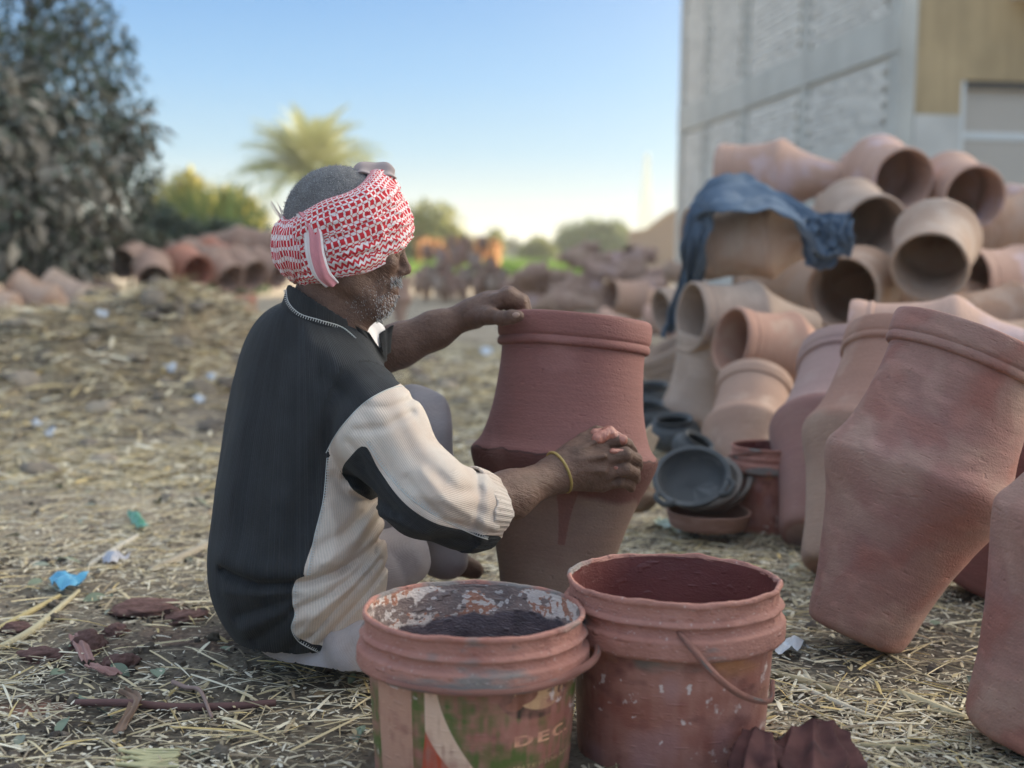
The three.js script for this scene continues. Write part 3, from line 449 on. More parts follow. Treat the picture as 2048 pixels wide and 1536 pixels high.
// pile of lying pots
const pl = (label, c, ang, tilt, i, m, o) => pot(label, c, ang, tilt, GB[i % 5], m, { spin: i * 1.3, ...o });
pl('beige pot with its round mouth to the viewer at the right end of blue cloth', [1753, 458, 5.8], -28, 64, 0, M.beigeGrey);
pl('left of the two pale pots with round dark mouths on top of the pile', [1809, 360, 6.15], -20, 63, 1, M.beigePink);
pl('right of the two pale pots with round dark mouths on top of the pile', [1951, 396, 6.1], -24, 64, 2, M.beigePink);
pl('beige pot tipped forward with its big mouth facing low, in the middle of the pile', [1859, 535, 5.25], -104, 66, 3, M.beige);
pl('orange beige pot at the right edge lying with its mouth to the left', [1930, 565, 5.75], 176, 44, 4, M.beigePink);
pl('brown pot deep in the pile, its mouth under the right end of the blue cloth', [1683, 586, 5.4], 196, 74, 0, M.brown);
pl('tan pot lying at the front of the pile, mouth left and narrow foot right', [1380, 633, 4.85], 176, 26, 1, M.beigeGrey, { s: 0.84 });
pl('tan pot lying right under the blue cloth with its rim to the left', [1406, 494, 5.15], 186, -8, 2, M.beige, { s: 0.86 });
pl('pale pot lying across the top left of the pile, foot to the right', [1438, 352, 6.7], 178, -12, 3, M.beigePink, { s: 1.05 });
pl('small clean pink pot lying in front, its mouth facing left', [1460, 682, 4.65], 170, 32, 4, M.pinkClean, { s: 0.8 });
pl('long cream pot lying behind the foreground row with only its upper side seen', [1697, 702, 3.95], 177, -3, 0, M.beigePink, { s: 1 });
pl('pot at the right edge lying above the orange beige pot, mouth hidden', [2150, 470, 6.4], -35, 50, 1, M.beigePink);
pl('dark mouthed pot sticking out left behind the hanging blue cloth', [1383, 462, 7.0], 176, 30, 2, M.brown, { s: 0.9 });
pl('small pot with its oval mouth left of the hanging blue cloth', [1322, 622, 6.6], 190, 26, 3, M.beigeGrey, { s: 0.72 });
pl('large brown grey pot leaning to the left below the blue cloth', [1336, 690, 5.6], 116, 10, 4, M.beigeGrey, { s: 1.0 });
pl('grey beige pot standing behind the pink pot with the ringed rim', [1436, 668, 4.95], 82, 8, 1, M.beigeGrey, { s: 1.0 });
// the inner pots that carry the pile, seen through its gaps
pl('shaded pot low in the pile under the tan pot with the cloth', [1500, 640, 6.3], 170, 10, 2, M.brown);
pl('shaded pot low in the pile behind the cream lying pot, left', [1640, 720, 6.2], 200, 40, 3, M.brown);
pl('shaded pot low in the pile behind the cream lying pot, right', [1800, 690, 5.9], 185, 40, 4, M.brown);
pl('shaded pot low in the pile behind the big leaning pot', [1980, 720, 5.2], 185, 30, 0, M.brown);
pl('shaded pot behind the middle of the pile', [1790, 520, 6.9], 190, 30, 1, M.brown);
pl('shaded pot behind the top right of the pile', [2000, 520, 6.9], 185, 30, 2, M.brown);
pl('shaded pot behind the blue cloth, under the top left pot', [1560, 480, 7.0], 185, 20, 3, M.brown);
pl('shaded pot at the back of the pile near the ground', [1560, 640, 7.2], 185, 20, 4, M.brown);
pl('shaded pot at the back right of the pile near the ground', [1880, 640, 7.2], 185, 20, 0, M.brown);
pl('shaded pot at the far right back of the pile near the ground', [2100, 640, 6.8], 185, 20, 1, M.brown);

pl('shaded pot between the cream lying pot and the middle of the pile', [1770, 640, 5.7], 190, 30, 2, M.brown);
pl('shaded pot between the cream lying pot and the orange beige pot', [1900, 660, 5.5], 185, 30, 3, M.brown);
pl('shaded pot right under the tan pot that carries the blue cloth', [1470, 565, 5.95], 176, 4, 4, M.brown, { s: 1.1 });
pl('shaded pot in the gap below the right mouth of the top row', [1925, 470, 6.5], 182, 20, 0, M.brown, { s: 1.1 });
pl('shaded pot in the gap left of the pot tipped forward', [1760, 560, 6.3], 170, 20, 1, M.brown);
// middle distance, left
const ml = (label, c, ang, tilt, i, m, o) => pot(label, c, ang, tilt, GL[i % 3], m, { spin: i * 2.1, ...o, s: (o?.s ?? 1) * (c[0] < 600 ? 1.1 : 1) });
ml('open pot at the left end of the pink heap, round mouth to the viewer', [243, 527, 11.9], 200, 62, 0, M.rose, { s: 0.85 });
ml('pink pot tipped forward with a black mouth above the straw mound', [308, 562, 11.6], -82, 66, 1, M.rose, { s: 0.92 });
ml('bright pink pot lying with its mouth to the lower right above the mound', [396, 544, 12.4], -28, 60, 2, M.red, { s: 1 });
ml('rose pot with a small mouth behind the bright pink pot', [412, 524, 14.0], -20, 52, 0, M.rose);
ml('pale rose pot with its oval mouth right of the bright pink pot', [464, 558, 12.8], -40, 45, 1, M.rose, { s: 0.95 });
ml('rose pot with an oval mouth next to the back of the man', [509, 552, 13.0], -30, 45, 2, M.rose);
ml('red pot lying on top of the pink heap, dark mouth at the right', [458, 520, 14.2], -18, 42, 0, M.red, { s: 0.95 });
ml('grey pink pot lying flat along the top of the pink heap', [545, 497, 14.8], -4, 8, 1, M.rose, { s: 1.2 });
ml('rose pot half hidden by the shoulder of the man', [562, 548, 13.6], -20, 32, 2, M.rose);
ml('rose pot far back in the pink heap behind the head of the man', [520, 528, 15.0], -15, 30, 0, M.rose);
for (const [x, y, dd, lab] of [[368, 584, 11.6, 'left'], [412, 588, 11.5, 'middle'], [490, 588, 11.8, 'right']]) ml('red pot standing upright under the pink heap, the ' + lab + ' one of three', [x, y, dd], 90, 2, 1, M.red, { s: 0.62 });
for (const [x, y, dd, m, i, lab] of [[-62, 588, 10.6, M.brown, 0, 'brown pot lying at the left edge of the picture, first of the brown row'], [22, 572, 10.9, M.brown, 1, 'broad brown pot lying second in the brown row by the left edge'], [88, 568, 11.3, M.beigeGrey, 2, 'dull tan pot lying third in the brown row'], [150, 570, 11.8, M.brown, 0, 'greyish pot at the right end of the brown row']]) ml(lab, [x, y, dd], 150, -16, i, m, { s: 1 });
for (const [x, y, lab] of [[70, 634, 'orange brown pot standing upright under the brown row, left of two'], [124, 636, 'reddish pot standing upright under the brown row, right of two']]) ml(lab, [x, y, 9.8], 90, 4, 2, x < 100 ? M.brown : M.red, { s: 0.5 });
ml('broad dark pot in the shade under the left end of the brown row', [20, 600, 11.6], 175, -5, 1, M.brown, { s: 1 });
// middle distance, right of the held pot
ml('rose pot lying beyond the held pot with its open mouth to the left', [1218, 592, 11.4], 172, 30, 0, M.rose, { s: 1.0 });
ml('pale pot with a small open mouth right behind the rose pot', [1272, 600, 11.6], 172, 34, 1, M.beigePink, { s: 0.72 });
ml('pale pot with a narrow dark gap lying low in front of the rose pot', [1196, 640, 10.8], 150, -20, 2, M.beigePink, { s: 0.8 });
ml('whitish pot lying low by the right edge of the held pot', [1290, 640, 10.6], 175, -10, 0, M.beigePink, { s: 0.8 });
const heapG = 'pots in the distant heap beyond the held pot';
ml('distant pot facing the viewer with a round black mouth, highest left in the heap', [1148, 524, 19], 200, 60, 0, M.rose, { s: 0.62 });
ml('distant pot with a round black mouth, lowest left in the heap', [1072, 553, 19], 190, 62, 1, M.rose, { s: 0.6 });
ml('distant pot with round black mouth at the right of the heap, near the wall', [1257, 504, 19.5], 180, 60, 2, M.rose, { s: 0.62 });
{
  const r = rng(71);
  const put = [[1040, 560, 18], [1095, 540, 19], [1110, 575, 18], [1145, 555, 19], [1180, 540, 19], [1210, 520, 20], [1200, 495, 21], [1235, 535, 19], [1290, 530, 18], [1310, 510, 19], [1280, 560, 17], [1330, 540, 17], [1170, 505, 21], [1065, 590, 16.5], [1100, 600, 16], [1140, 600, 16], [1180, 580, 17], [1330, 570, 15], [1310, 600, 14], [1350, 600, 13]];
  for (let i = 0; i < 26; i++) put.push([1045 + 290 * ((i * 0.618) % 1), 590 - 95 * r() * (0.45 + 0.55 * Math.sin(Math.PI * ((i * 0.618) % 1))), 17 + 4 * r()]);
  put.forEach(([x, y, d], i) => { const up = i % 3 === 1, left = r() < 0.5, k = i % 4, side = x < 1150 ? 'left' : x < 1250 ? 'middle' : 'right'; ml(['rose', 'pale', 'rose', 'brown'][k] + ' pot ' + (up ? 'standing' : left ? 'lying mouth left' : 'lying mouth right') + ' in the ' + side + ' of the distant heap beyond the held pot', [x, y, d], up ? 90 : (left ? 175 : 5) + 20 * (r() - 0.5), -10 + 20 * (r() - 0.5), i, [M.rose, M.beigePink, M.rose, M.brown][k], { s: 0.68 + 0.2 * r(), group: heapG }); });
}
ml('pink pot standing just right of the chin of the man', [800, 560, 13.6], 90, -8, 0, M.rose, { s: 0.7 });
{ // far stack of upright pots in the shade, sunlit ones behind
  const r = rng(72), L2 = 'orange sunlit pot behind the far upright stack';
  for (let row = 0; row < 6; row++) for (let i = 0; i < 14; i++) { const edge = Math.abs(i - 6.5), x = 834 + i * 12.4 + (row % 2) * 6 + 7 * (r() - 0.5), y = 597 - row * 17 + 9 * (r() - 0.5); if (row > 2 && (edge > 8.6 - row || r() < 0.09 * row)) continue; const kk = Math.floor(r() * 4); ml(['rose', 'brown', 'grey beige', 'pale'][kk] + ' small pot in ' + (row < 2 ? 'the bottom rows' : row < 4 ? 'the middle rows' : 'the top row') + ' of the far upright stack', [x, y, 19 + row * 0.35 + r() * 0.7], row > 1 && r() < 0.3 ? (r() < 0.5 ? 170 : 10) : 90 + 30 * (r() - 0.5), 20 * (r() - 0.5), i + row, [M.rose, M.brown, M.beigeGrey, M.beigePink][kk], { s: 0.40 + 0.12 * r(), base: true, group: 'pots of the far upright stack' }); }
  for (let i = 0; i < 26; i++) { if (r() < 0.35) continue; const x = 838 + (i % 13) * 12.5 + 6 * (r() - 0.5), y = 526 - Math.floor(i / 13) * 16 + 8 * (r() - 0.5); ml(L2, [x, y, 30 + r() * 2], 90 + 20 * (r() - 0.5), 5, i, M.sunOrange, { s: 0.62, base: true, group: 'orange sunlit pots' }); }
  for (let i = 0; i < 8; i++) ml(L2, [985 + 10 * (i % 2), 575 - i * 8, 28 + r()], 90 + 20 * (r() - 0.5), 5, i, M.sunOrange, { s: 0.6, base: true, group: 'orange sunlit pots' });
}

// ---------- bowls, black cooking pots ----------
const blackClay = clay(20, { a: [0.055, 0.06, 0.066], b: [0.04, 0.043, 0.047], c: [0.11, 0.115, 0.12], rough: 0.62 }), terra = clay(21, { a: [0.30, 0.165, 0.125], b: [0.24, 0.13, 0.10], c: [0.36, 0.22, 0.18] }), greyClay = clay(22, { a: [0.22, 0.19, 0.17], b: [0.16, 0.135, 0.12], c: [0.30, 0.26, 0.23] });
const bowlP = [[0, 0.0], [0.45, 0.0], [0.62, 0.05], [0.80, 0.20], [0.90, 0.38], [0.93, 0.47], [0.99, 0.49], [1.0, 0.53], [0.985, 0.56], [0.93, 0.565], [0.86, 0.55], [0.85, 0.50], [0.82, 0.40], [0.72, 0.22], [0.55, 0.11], [0.3, 0.075], [0, 0.07]];
const basinP = [[0, 0.0], [0.78, 0.0], [0.88, 0.03], [0.94, 0.15], [0.98, 0.34], [1.0, 0.40], [0.985, 0.42], [0.95, 0.41], [0.92, 0.3], [0.86, 0.12], [0.75, 0.06], [0, 0.05]];
const potP = [[0, 0.0], [0.5, 0.0], [0.72, 0.08], [0.93, 0.3], [1.0, 0.55], [0.95, 0.78], [0.80, 0.93], [0.63, 0.98], [0.60, 1.02], [0.66, 1.10], [0.72, 1.13], [0.70, 1.155], [0.62, 1.13], [0.55, 1.05], [0.55, 0.98], [0.72, 0.86], [0.85, 0.55], [0.6, 0.15], [0, 0.1]];
function dish(name, label, cat, prof, [px, py, d], rpx, ang, tilt, m, seed, amp = 0.012, parts) {
  const dir = aim(px, py, ang, tilt);
  const g = thing(name, label, cat, P(px, py, d)); g.quaternion.setFromUnitVectors(V(0, 1, 0), dir); g.scale.setScalar(R(rpx, d)); const top = Math.max(...prof.map((q) => q[1]));
  const b = mesh('body', latheUV(smoothPts(prof, 3), 56, 1, seed, amp), m, g); b.position.y = -top; if (parts) parts(g, m, top); return g;
}
const lug = (g, m, top, r = 1.0, y = -0.3, n = 2) => { for (let i = 0; i < n; i++) { const a = (i ? 2.5 : 0.62); mesh('lug', taperTube([V(Math.cos(a - 0.3) * r * 0.93, y, Math.sin(a - 0.3) * r * 0.93), V(Math.cos(a - 0.15) * r * 1.13, y + 0.05, Math.sin(a - 0.15) * r * 1.13), V(Math.cos(a + 0.15) * r * 1.13, y + 0.05, Math.sin(a + 0.15) * r * 1.13), V(Math.cos(a + 0.3) * r * 0.93, y, Math.sin(a + 0.3) * r * 0.93)], [0.09, 0.075, 0.075, 0.09], 8, 14), m, g); } };
dish('basin', 'shallow reddish brown basin with a chipped rim at the bottom of the bowl stack', 'basin', basinP, [1418, 1020, 3.60], 84, 88, 12, terra, 3, 0.03);
dish('bowl', 'grey brown bowl tilted rearmost in the stack, its rim showing at the right', 'bowl', bowlP, [1430, 966, 3.68], 76, 112, 40, greyClay, 5);
dish('bowl', 'thin dull bowl between the black bowl and the rearmost bowl of the stack', 'bowl', bowlP, [1412, 964, 3.64], 74, 108, 44, greyClay, 8);
dish('bowl', 'black bowl with a wide flat rim on top of the stack, facing the viewer', 'bowl', bowlP, [1383, 950, 3.55], 79, 98, 50, blackClay, 6, 0.012, (g, m, top) => lug(g, m, top, 0.98, -0.07));
dish('cooking_pot', 'black round cooking pot with a ring mouth, rightmost of the black cooking pots', 'pot', potP, [1346, 836, 4.55], 56, 92, 18, blackClay, 9, 0.01, (g, m, top) => lug(g, m, top, 1, -0.5));
dish('cooking_pot', 'black cooking pot half hidden by the held pot, lower of the two at its edge', 'pot', potP, [1292, 806, 4.85], 52, 92, 14, blackClay, 10, 0.01, (g, m, top) => lug(g, m, top, 1, -0.5));
dish('cooking_pot', 'black cooking pot half hidden by the held pot, upper of the two at its edge', 'pot', potP, [1300, 768, 5.25], 54, 92, 12, blackClay, 11, 0.01, (g, m, top) => lug(g, m, top, 1, -0.5));
dish('cooking_pot', 'dark cooking pot lying between the bowls and the pink pot', 'pot', potP, [1400, 878, 4.2], 46, 60, 20, blackClay, 12, 0.01);
dish('broken_pot', 'small broken terracotta pot standing on straw behind the lower right of the held pot', 'pot', potP, [1268, 962, 3.7], 50, 84, 14, clay(23, { a: [0.36, 0.24, 0.16], b: [0.29, 0.18, 0.12], c: [0.42, 0.32, 0.24] }), 13, 0.05);
{ // shards leaning in the broken pot
  const sm = clay(24, { a: [0.46, 0.35, 0.25], b: [0.38, 0.27, 0.18], c: [0.5, 0.42, 0.33] });
  [[1288, 885, 3.72, 0.5], [1286, 928, 3.68, -0.4]].forEach(([x, y, d, a], i) => { const s = new THREE.Shape([[-0.5, -0.4], [0.1, -0.5], [0.55, -0.1], [0.35, 0.25], [0.5, 0.5], [-0.1, 0.35], [-0.45, 0.45]].map(([u, v]) => new THREE.Vector2(u * 0.075, v * 0.06))); const g = new THREE.ExtrudeGeometry(s, { depth: 0.008, bevelEnabled: true, bevelSize: 0.002, bevelThickness: 0.002, bevelSegments: 1 }); const o = mesh('pot_shard', g, sm); o.position.copy(P(x, y, d)); o.rotation.set(-0.3, 0.5, a); tag(o, i ? 'pale jagged shard just below the upper one at the right flank of the held pot' : 'pale pointed shard at the right flank of the held pot beside the black pot', 'shard'); });
}

// ---------- the potter ----------
{
  const man = thing('person', 'man in dark and cream sweater and red checked headscarf, sitting and coating a pot', 'person', V(0, 0, 0));
  const HD = 2.44, YAW = 12 * Math.PI / 180, LAT = V(Math.sin(YAW), 0, Math.cos(YAW)), hr = R(1, HD);
  const hp = (px, py, lat = 0) => P(px, py, HD).addScaledVector(LAT, lat * hr);
  const FD = V(Math.cos(YAW), 0, -Math.sin(YAW)), UPY = V(0, 1, 0);
  function caps(list, k) { const cs = list.map(([a, ra, b, rb]) => { b = b || a; return [a.x, a.y, a.z, b.x - a.x, b.y - a.y, b.z - a.z, ra, rb ?? ra, Math.max(1e-9, a.distanceToSquared(b))]; }); return (x, y, z) => { let d = 1e9; for (const c of cs) { const qx = x - c[0], qy = y - c[1], qz = z - c[2], t = Math.min(1, Math.max(0, (qx * c[3] + qy * c[4] + qz * c[5]) / c[8])), e = Math.hypot(qx - t * c[3], qy - t * c[4], qz - t * c[5]) - (c[6] + (c[7] - c[6]) * t); d = d > 1e8 ? e : smin(d, e, k); } return d; }; }
  const ell = (c, a, b, l) => (x, y, z) => { const q = V(x - c.x, y - c.y, z - c.z), u = q.dot(FD), v = q.y, w = q.dot(LAT), k0 = Math.hypot(u / a, v / b, w / l), k1 = Math.hypot(u / a / a, v / b / b, w / l / l); return k1 < 1e-9 ? -Math.min(a, b, l) : k0 * (k0 - 1) / k1; };
  const two = (px, py, lat, r, qx, qy, ql, r2) => [-1, 1].map((s) => [hp(px, py, s * lat), r * hr, qx === undefined ? undefined : hp(qx, qy, s * ql), r2 === undefined ? undefined : r2 * hr]);
  // skin materials
  const skinMap = texture(512, 512, (u, v) => { const a = fbm(u * 6, v * 6, 2, 5, 6, 6), b = fbm(u * 40, v * 40, 4, 2, 40, 40), k = 1 + 0.3 * a + 0.13 * b; return [0.135 * k, 0.077 * k, 0.056 * k]; });
  const skinBump = heightTex(512, 512, (u, v) => { const w = fbm(u * 14, v * 14, 6, 3, 14, 14), c = 1 - Math.abs(vnoise(u * 40 + w * 2, v * 40, 8, 40, 40)), f = vnoise(u * 180, v * 180, 3, 180, 180); return 0.4 + 0.2 * w - 0.12 * c * c * c + 0.1 * f; });
  const skin = new THREE.MeshPhysicalMaterial({ map: skinMap, bumpMap: skinBump, bumpScale: 0.0042, roughness: 0.58, specularIntensity: 0.6, side: THREE.DoubleSide });
  const skinUV = (x, y, z) => [(x + 0.6 * z) * 6, (y - 0.5 * z) * 6];
  // head
  const skull = ell(hp(677, 446), 109 * hr, 112 * hr, 88 * hr), face = ell(hp(735, 522), 60 * hr, 76 * hr, 60 * hr);
  const soft = caps([
    [hp(792, 490, -24), 12 * hr, hp(792, 490, 24), 12 * hr], ...two(770, 522, 40, 20), ...two(696, 566, 50, 24, 748, 606, 20, 24), [hp(764, 607), 20 * hr, hp(750, 612), 22 * hr],
    [hp(772, 572, -8), 25 * hr, hp(772, 572, 8), 25 * hr], [hp(735, 600), 34 * hr, hp(700, 620), 40 * hr],
    [hp(662, 560), 62 * hr, hp(630, 668), 66 * hr], [hp(706, 610), 30 * hr, hp(690, 690), 42 * hr], [hp(690, 540, 40), 38 * hr, hp(690, 540, -40), 38 * hr],
  ], 0.022);
  const nose = caps([[hp(800, 496), 7.5 * hr, hp(812, 536), 9 * hr], [hp(813, 540), 8.5 * hr], ...two(801, 545, 10, 7.5), [hp(795, 548), 8 * hr]], 0.008);
  const lips = caps([[hp(780, 572, -16), 5 * hr, hp(792, 571), 6.5 * hr], [hp(780, 572, 16), 5 * hr, hp(792, 571), 6.5 * hr], [hp(778, 586, -13), 5 * hr, hp(789, 586), 7 * hr], [hp(778, 586, 13), 5 * hr, hp(789, 586), 7 * hr]], 0.005);
  const lids = caps([...two(790, 502, 26, 10.5), ...two(787, 512, 27, 9)], 0.004);
  const socket = caps([...two(806, 507, 22, 13)], 0.004), groove = caps([[hp(776, 579, -22), 2 * hr, hp(800, 579), 2.5 * hr], [hp(776, 579, 22), 2 * hr, hp(800, 579), 2.5 * hr], [hp(792, 556, -24), 2 * hr, hp(800, 553, -14), 2 * hr]], 0.004);
  const lines = caps([...two(775, 560, 40, 2.5, 792, 545, 20, 2), ...two(768, 590, 36, 2.5, 775, 565, 40, 2), ...two(745, 560, 58, 3, 750, 590, 46, 2), ...two(768, 506, 50, 2, 790, 516, 38, 2)], 0.003);
  const ear = caps([...two(652, 510, 76, 10, 660, 545, 76, 8)], 0.01);
  const headF = (x, y, z) => { let d = smin(skull(x, y, z), face(x, y, z), 0.03); d = smin(d, soft(x, y, z), 0.02); d = smax(d, -socket(x, y, z), 0.008); d = smin(d, lids(x, y, z), 0.004); d = smin(d, nose(x, y, z), 0.009); d = smin(d, lips(x, y, z), 0.005); d = smax(d, -groove(x, y, z), 0.004); d = smax(d, -lines(x, y, z), 0.006); return smin(d, ear(x, y, z), 0.01) + 0.0006 * vnoise(x * 140, y * 140, z * 140); };
  const hc = hp(680, 500); const headG = addUV(surfaceNet(headF, V(hc.x - 0.2, hp(680, 700).y, hc.z - 0.14), V(hc.x + 0.19, hp(680, 320).y, hc.z + 0.14), 0.0032), skinUV);
  const scalpP = polySD(smoothPoly([[540, 300], [800, 300], [790, 400], [770, 470], [742, 520], [700, 545], [640, 560], [560, 560], [540, 480]]).map(([x, y]) => { const q = P(x, y, HD); return [q.x, q.y]; }));
  const [scalpG, faceG] = split(headG, (x, y) => scalpP(x, y));
  // arms and hands
  const fin = (pts, r0, r1) => { const o = []; for (let i = 0; i < pts.length - 1; i++) o.push([pts[i], mixn(r0, r1, i / (pts.length - 1)), pts[i + 1], mixn(r0, r1, (i + 1) / (pts.length - 1))]); return o; };
  const rArm = chain([[[850, 1030, 2.27], 50, [930, 1012, 2.33], 52], [[930, 1012, 2.33], 52, [1020, 990, 2.42], 43], [[1020, 990, 2.42], 43, [1108, 950, 2.51], 33]], 0.03);
  const rPalm = chain([[[1108, 950, 2.51], 33, [1150, 922, 2.53], 37], [[1122, 944, 2.515], 28, [1196, 885, 2.55], 20], [[1125, 945, 2.515], 27, [1211, 916, 2.532], 19], [[1125, 948, 2.52], 26, [1212, 945, 2.537], 18], [[1122, 955, 2.525], 25, [1202, 968, 2.55], 17], [[1125, 930, 2.53], 26, [1168, 884, 2.56], 19]], 0.014);
  const rFing = [[[1196, 885, 2.55], [1232, 878, 2.55], [1254, 890, 2.58], [1264, 904, 2.6]], [[1211, 916, 2.532], [1250, 909, 2.535], [1271, 919, 2.572], [1275, 934, 2.595]], [[1212, 945, 2.537], [1248, 938, 2.54], [1268, 946, 2.575], [1271, 958, 2.595]], [[1202, 968, 2.55], [1236, 963, 2.555], [1257, 966, 2.585], [1262, 975, 2.6]]].map((f, i) => chain(fin(f, [17, 17, 16, 14][i], [11.5, 11.5, 11, 10][i]), 0.003)).concat([chain(fin([[1168, 884, 2.56], [1192, 866, 2.575], [1222, 868, 2.595]], 17, 12.5), 0.003)]);
  const rTend = chain([[[1150, 905, 2.502], 2, [1195, 880, 2.525], 4], [[1150, 920, 2.495], 2, [1208, 912, 2.508], 4], [[1150, 935, 2.497], 2, [1208, 942, 2.513], 4]], 0.01);
  const rHandF = (x, y, z) => { let d = smin(rArm(x, y, z), rPalm(x, y, z), 0.02); d = smin(d, rTend(x, y, z), 0.012); for (const f of rFing) d = smin(d, f(x, y, z), 0.0045); return d + 0.0007 * vnoise(x * 120, y * 120, z * 120); };
  const lArm = chain([[[745, 712, 2.72], 46, [800, 690, 2.725], 39], [[800, 690, 2.725], 39, [870, 660, 2.73], 33], [[870, 660, 2.73], 33, [938, 629, 2.735], 24]], 0.03);
  const lPalm = chain([[[938, 629, 2.735], 25, [975, 612, 2.735], 29], [[950, 625, 2.72], 22, [1016, 594, 2.70], 17], [[950, 622, 2.735], 22, [1018, 590, 2.74], 17], [[950, 625, 2.75], 21, [1012, 594, 2.778], 16], [[950, 628, 2.755], 20, [1000, 602, 2.81], 15], [[950, 632, 2.715], 22, [980, 632, 2.675], 17]], 0.014);
  const lFing = [[[1016, 594, 2.70], [1040, 604, 2.705], [1050, 632, 2.715], [1048, 660, 2.72]], [[1018, 590, 2.74], [1044, 603, 2.745], [1054, 632, 2.75], [1052, 668, 2.75]], [[1012, 594, 2.778], [1036, 605, 2.785], [1047, 632, 2.785], [1046, 664, 2.785]], [[1000, 602, 2.81], [1022, 612, 2.82], [1034, 634, 2.82], [1034, 656, 2.82]]].map((f, i) => chain(fin(f, [17, 17, 16, 14][i], [11, 11, 10.5, 9.5][i]), 0.003)).concat([chain([[[976, 630, 2.685], 17, [1004, 637, 2.655], 13.5], [[1004, 637, 2.655], 14, [1024, 634, 2.637], 13.5], [[1024, 634, 2.637], 13.5, [1037, 632, 2.63], 11.5]], 0.006)]);
  const lHandF = (x, y, z) => { let d = smin(lArm(x, y, z), lPalm(x, y, z), 0.02); for (const f of lFing) d = smin(d, f(x, y, z), 0.007); return d + 0.0006 * vnoise(x * 120, y * 120, z * 120); };
  const bb = (pts, pad) => { const b = new THREE.Box3().setFromPoints(pts.map((p) => P(...p))); return [b.min.addScalar(-pad), b.max.addScalar(pad)]; };
  const rG = addUV(surfaceNet(rHandF, ...bb([[850, 1030, 2.27], [1275, 860, 2.62], [1275, 980, 2.62]], 0.05), 0.0030), skinUV), lG = addUV(surfaceNet(lHandF, ...bb([[745, 712, 2.72], [1055, 585, 2.64], [1055, 670, 2.83]], 0.045), 0.0030), skinUV);
  // trunk and legs under the clothes
  const trunkF = chain([[[660, 745, 2.42], 62, [630, 705, 2.70], 62], [[620, 850, 2.48], 110, [605, 830, 2.62], 110], [[600, 980, 2.48], 115, [590, 960, 2.62], 110], [[600, 1160, 2.46], 120, [590, 1150, 2.64], 110], [[640, 640, 2.46], 50, [630, 730, 2.52], 60], [[735, 800, 2.34], 48, [850, 1015, 2.275], 42], [[640, 730, 2.70], 50, [740, 712, 2.72], 38], [[640, 1150, 2.72], 70, [836, 840, 2.76], 34], [[836, 840, 2.76], 34, [885, 1110, 2.84], 30], [[885, 1118, 2.84], 30, [950, 1140, 2.86], 20], [[600, 1190, 2.44], 85, [788, 1118, 2.52], 36], [[788, 1120, 2.52], 36, [650, 1265, 2.58], 36]], 0.03);
  const trunkG = addUV(surfaceNet(trunkF, ...bb([[430, 560, 2.2], [970, 1340, 2.2], [430, 560, 2.95]], 0.02), 0.011), skinUV);
  mesh('body', mergeGeometries([faceG, rG, lG, trunkG]), skin, man);
  const hairMap = texture(512, 512, (u, v) => { const n = vnoise(u * 230, v * 230, 1, 230, 230), a = fbm(u * 8, v * 8, 3, 3, 8, 8), k = 0.13 + 0.03 * a + (n > 0.25 ? 0.22 * (n - 0.25) : -0.05 * (n < -0.3)); return [k * 1.0, k * 0.99, k * 1.02]; });
  { const q = scalpG.attributes.position, n = scalpG.attributes.normal; for (let i = 0; i < q.count; i++) q.setXYZ(i, q.getX(i) + n.getX(i) * 0.0012, q.getY(i) + n.getY(i) * 0.0012, q.getZ(i) + n.getZ(i) * 0.0012);
    const hair = mesh('hair', scalpG, mat([1, 1, 1], { map: hairMap, bumpMap: hairMap, bumpScale: 0.002, roughness: 0.95 }), man); tagPart(hair, 'closely shaved grey hair');
    const r = rng(5), pos = [], idx = []; for (let i = 0; i < 9000; i++) { const k = Math.floor(r() * q.count), p = V(q.getX(k), q.getY(k), q.getZ(k)), nn = V(n.getX(k), n.getY(k), n.getZ(k)); const s = V(r() - 0.5, r() - 0.7, r() - 0.5), e = p.clone().addScaledVector(nn, 0.002 + 0.0025 * r()).addScaledVector(s, 0.004), w = V(r() - 0.5, r() - 0.5, r() - 0.5).multiplyScalar(0.0011), m = pos.length / 3; p.addScaledVector(V(r() - 0.5, r() - 0.5, r() - 0.5), 0.003); for (const v of [p.clone().sub(w), p.clone().add(w), e]) pos.push(v.x, v.y, v.z); idx.push(m, m + 1, m + 2); }
    mesh('stubble', geom(pos, idx), mat([0.30, 0.30, 0.31], { roughness: 0.8 }), hair); }
  function tagPart(o, label) { o.userData.label = label; return o; }
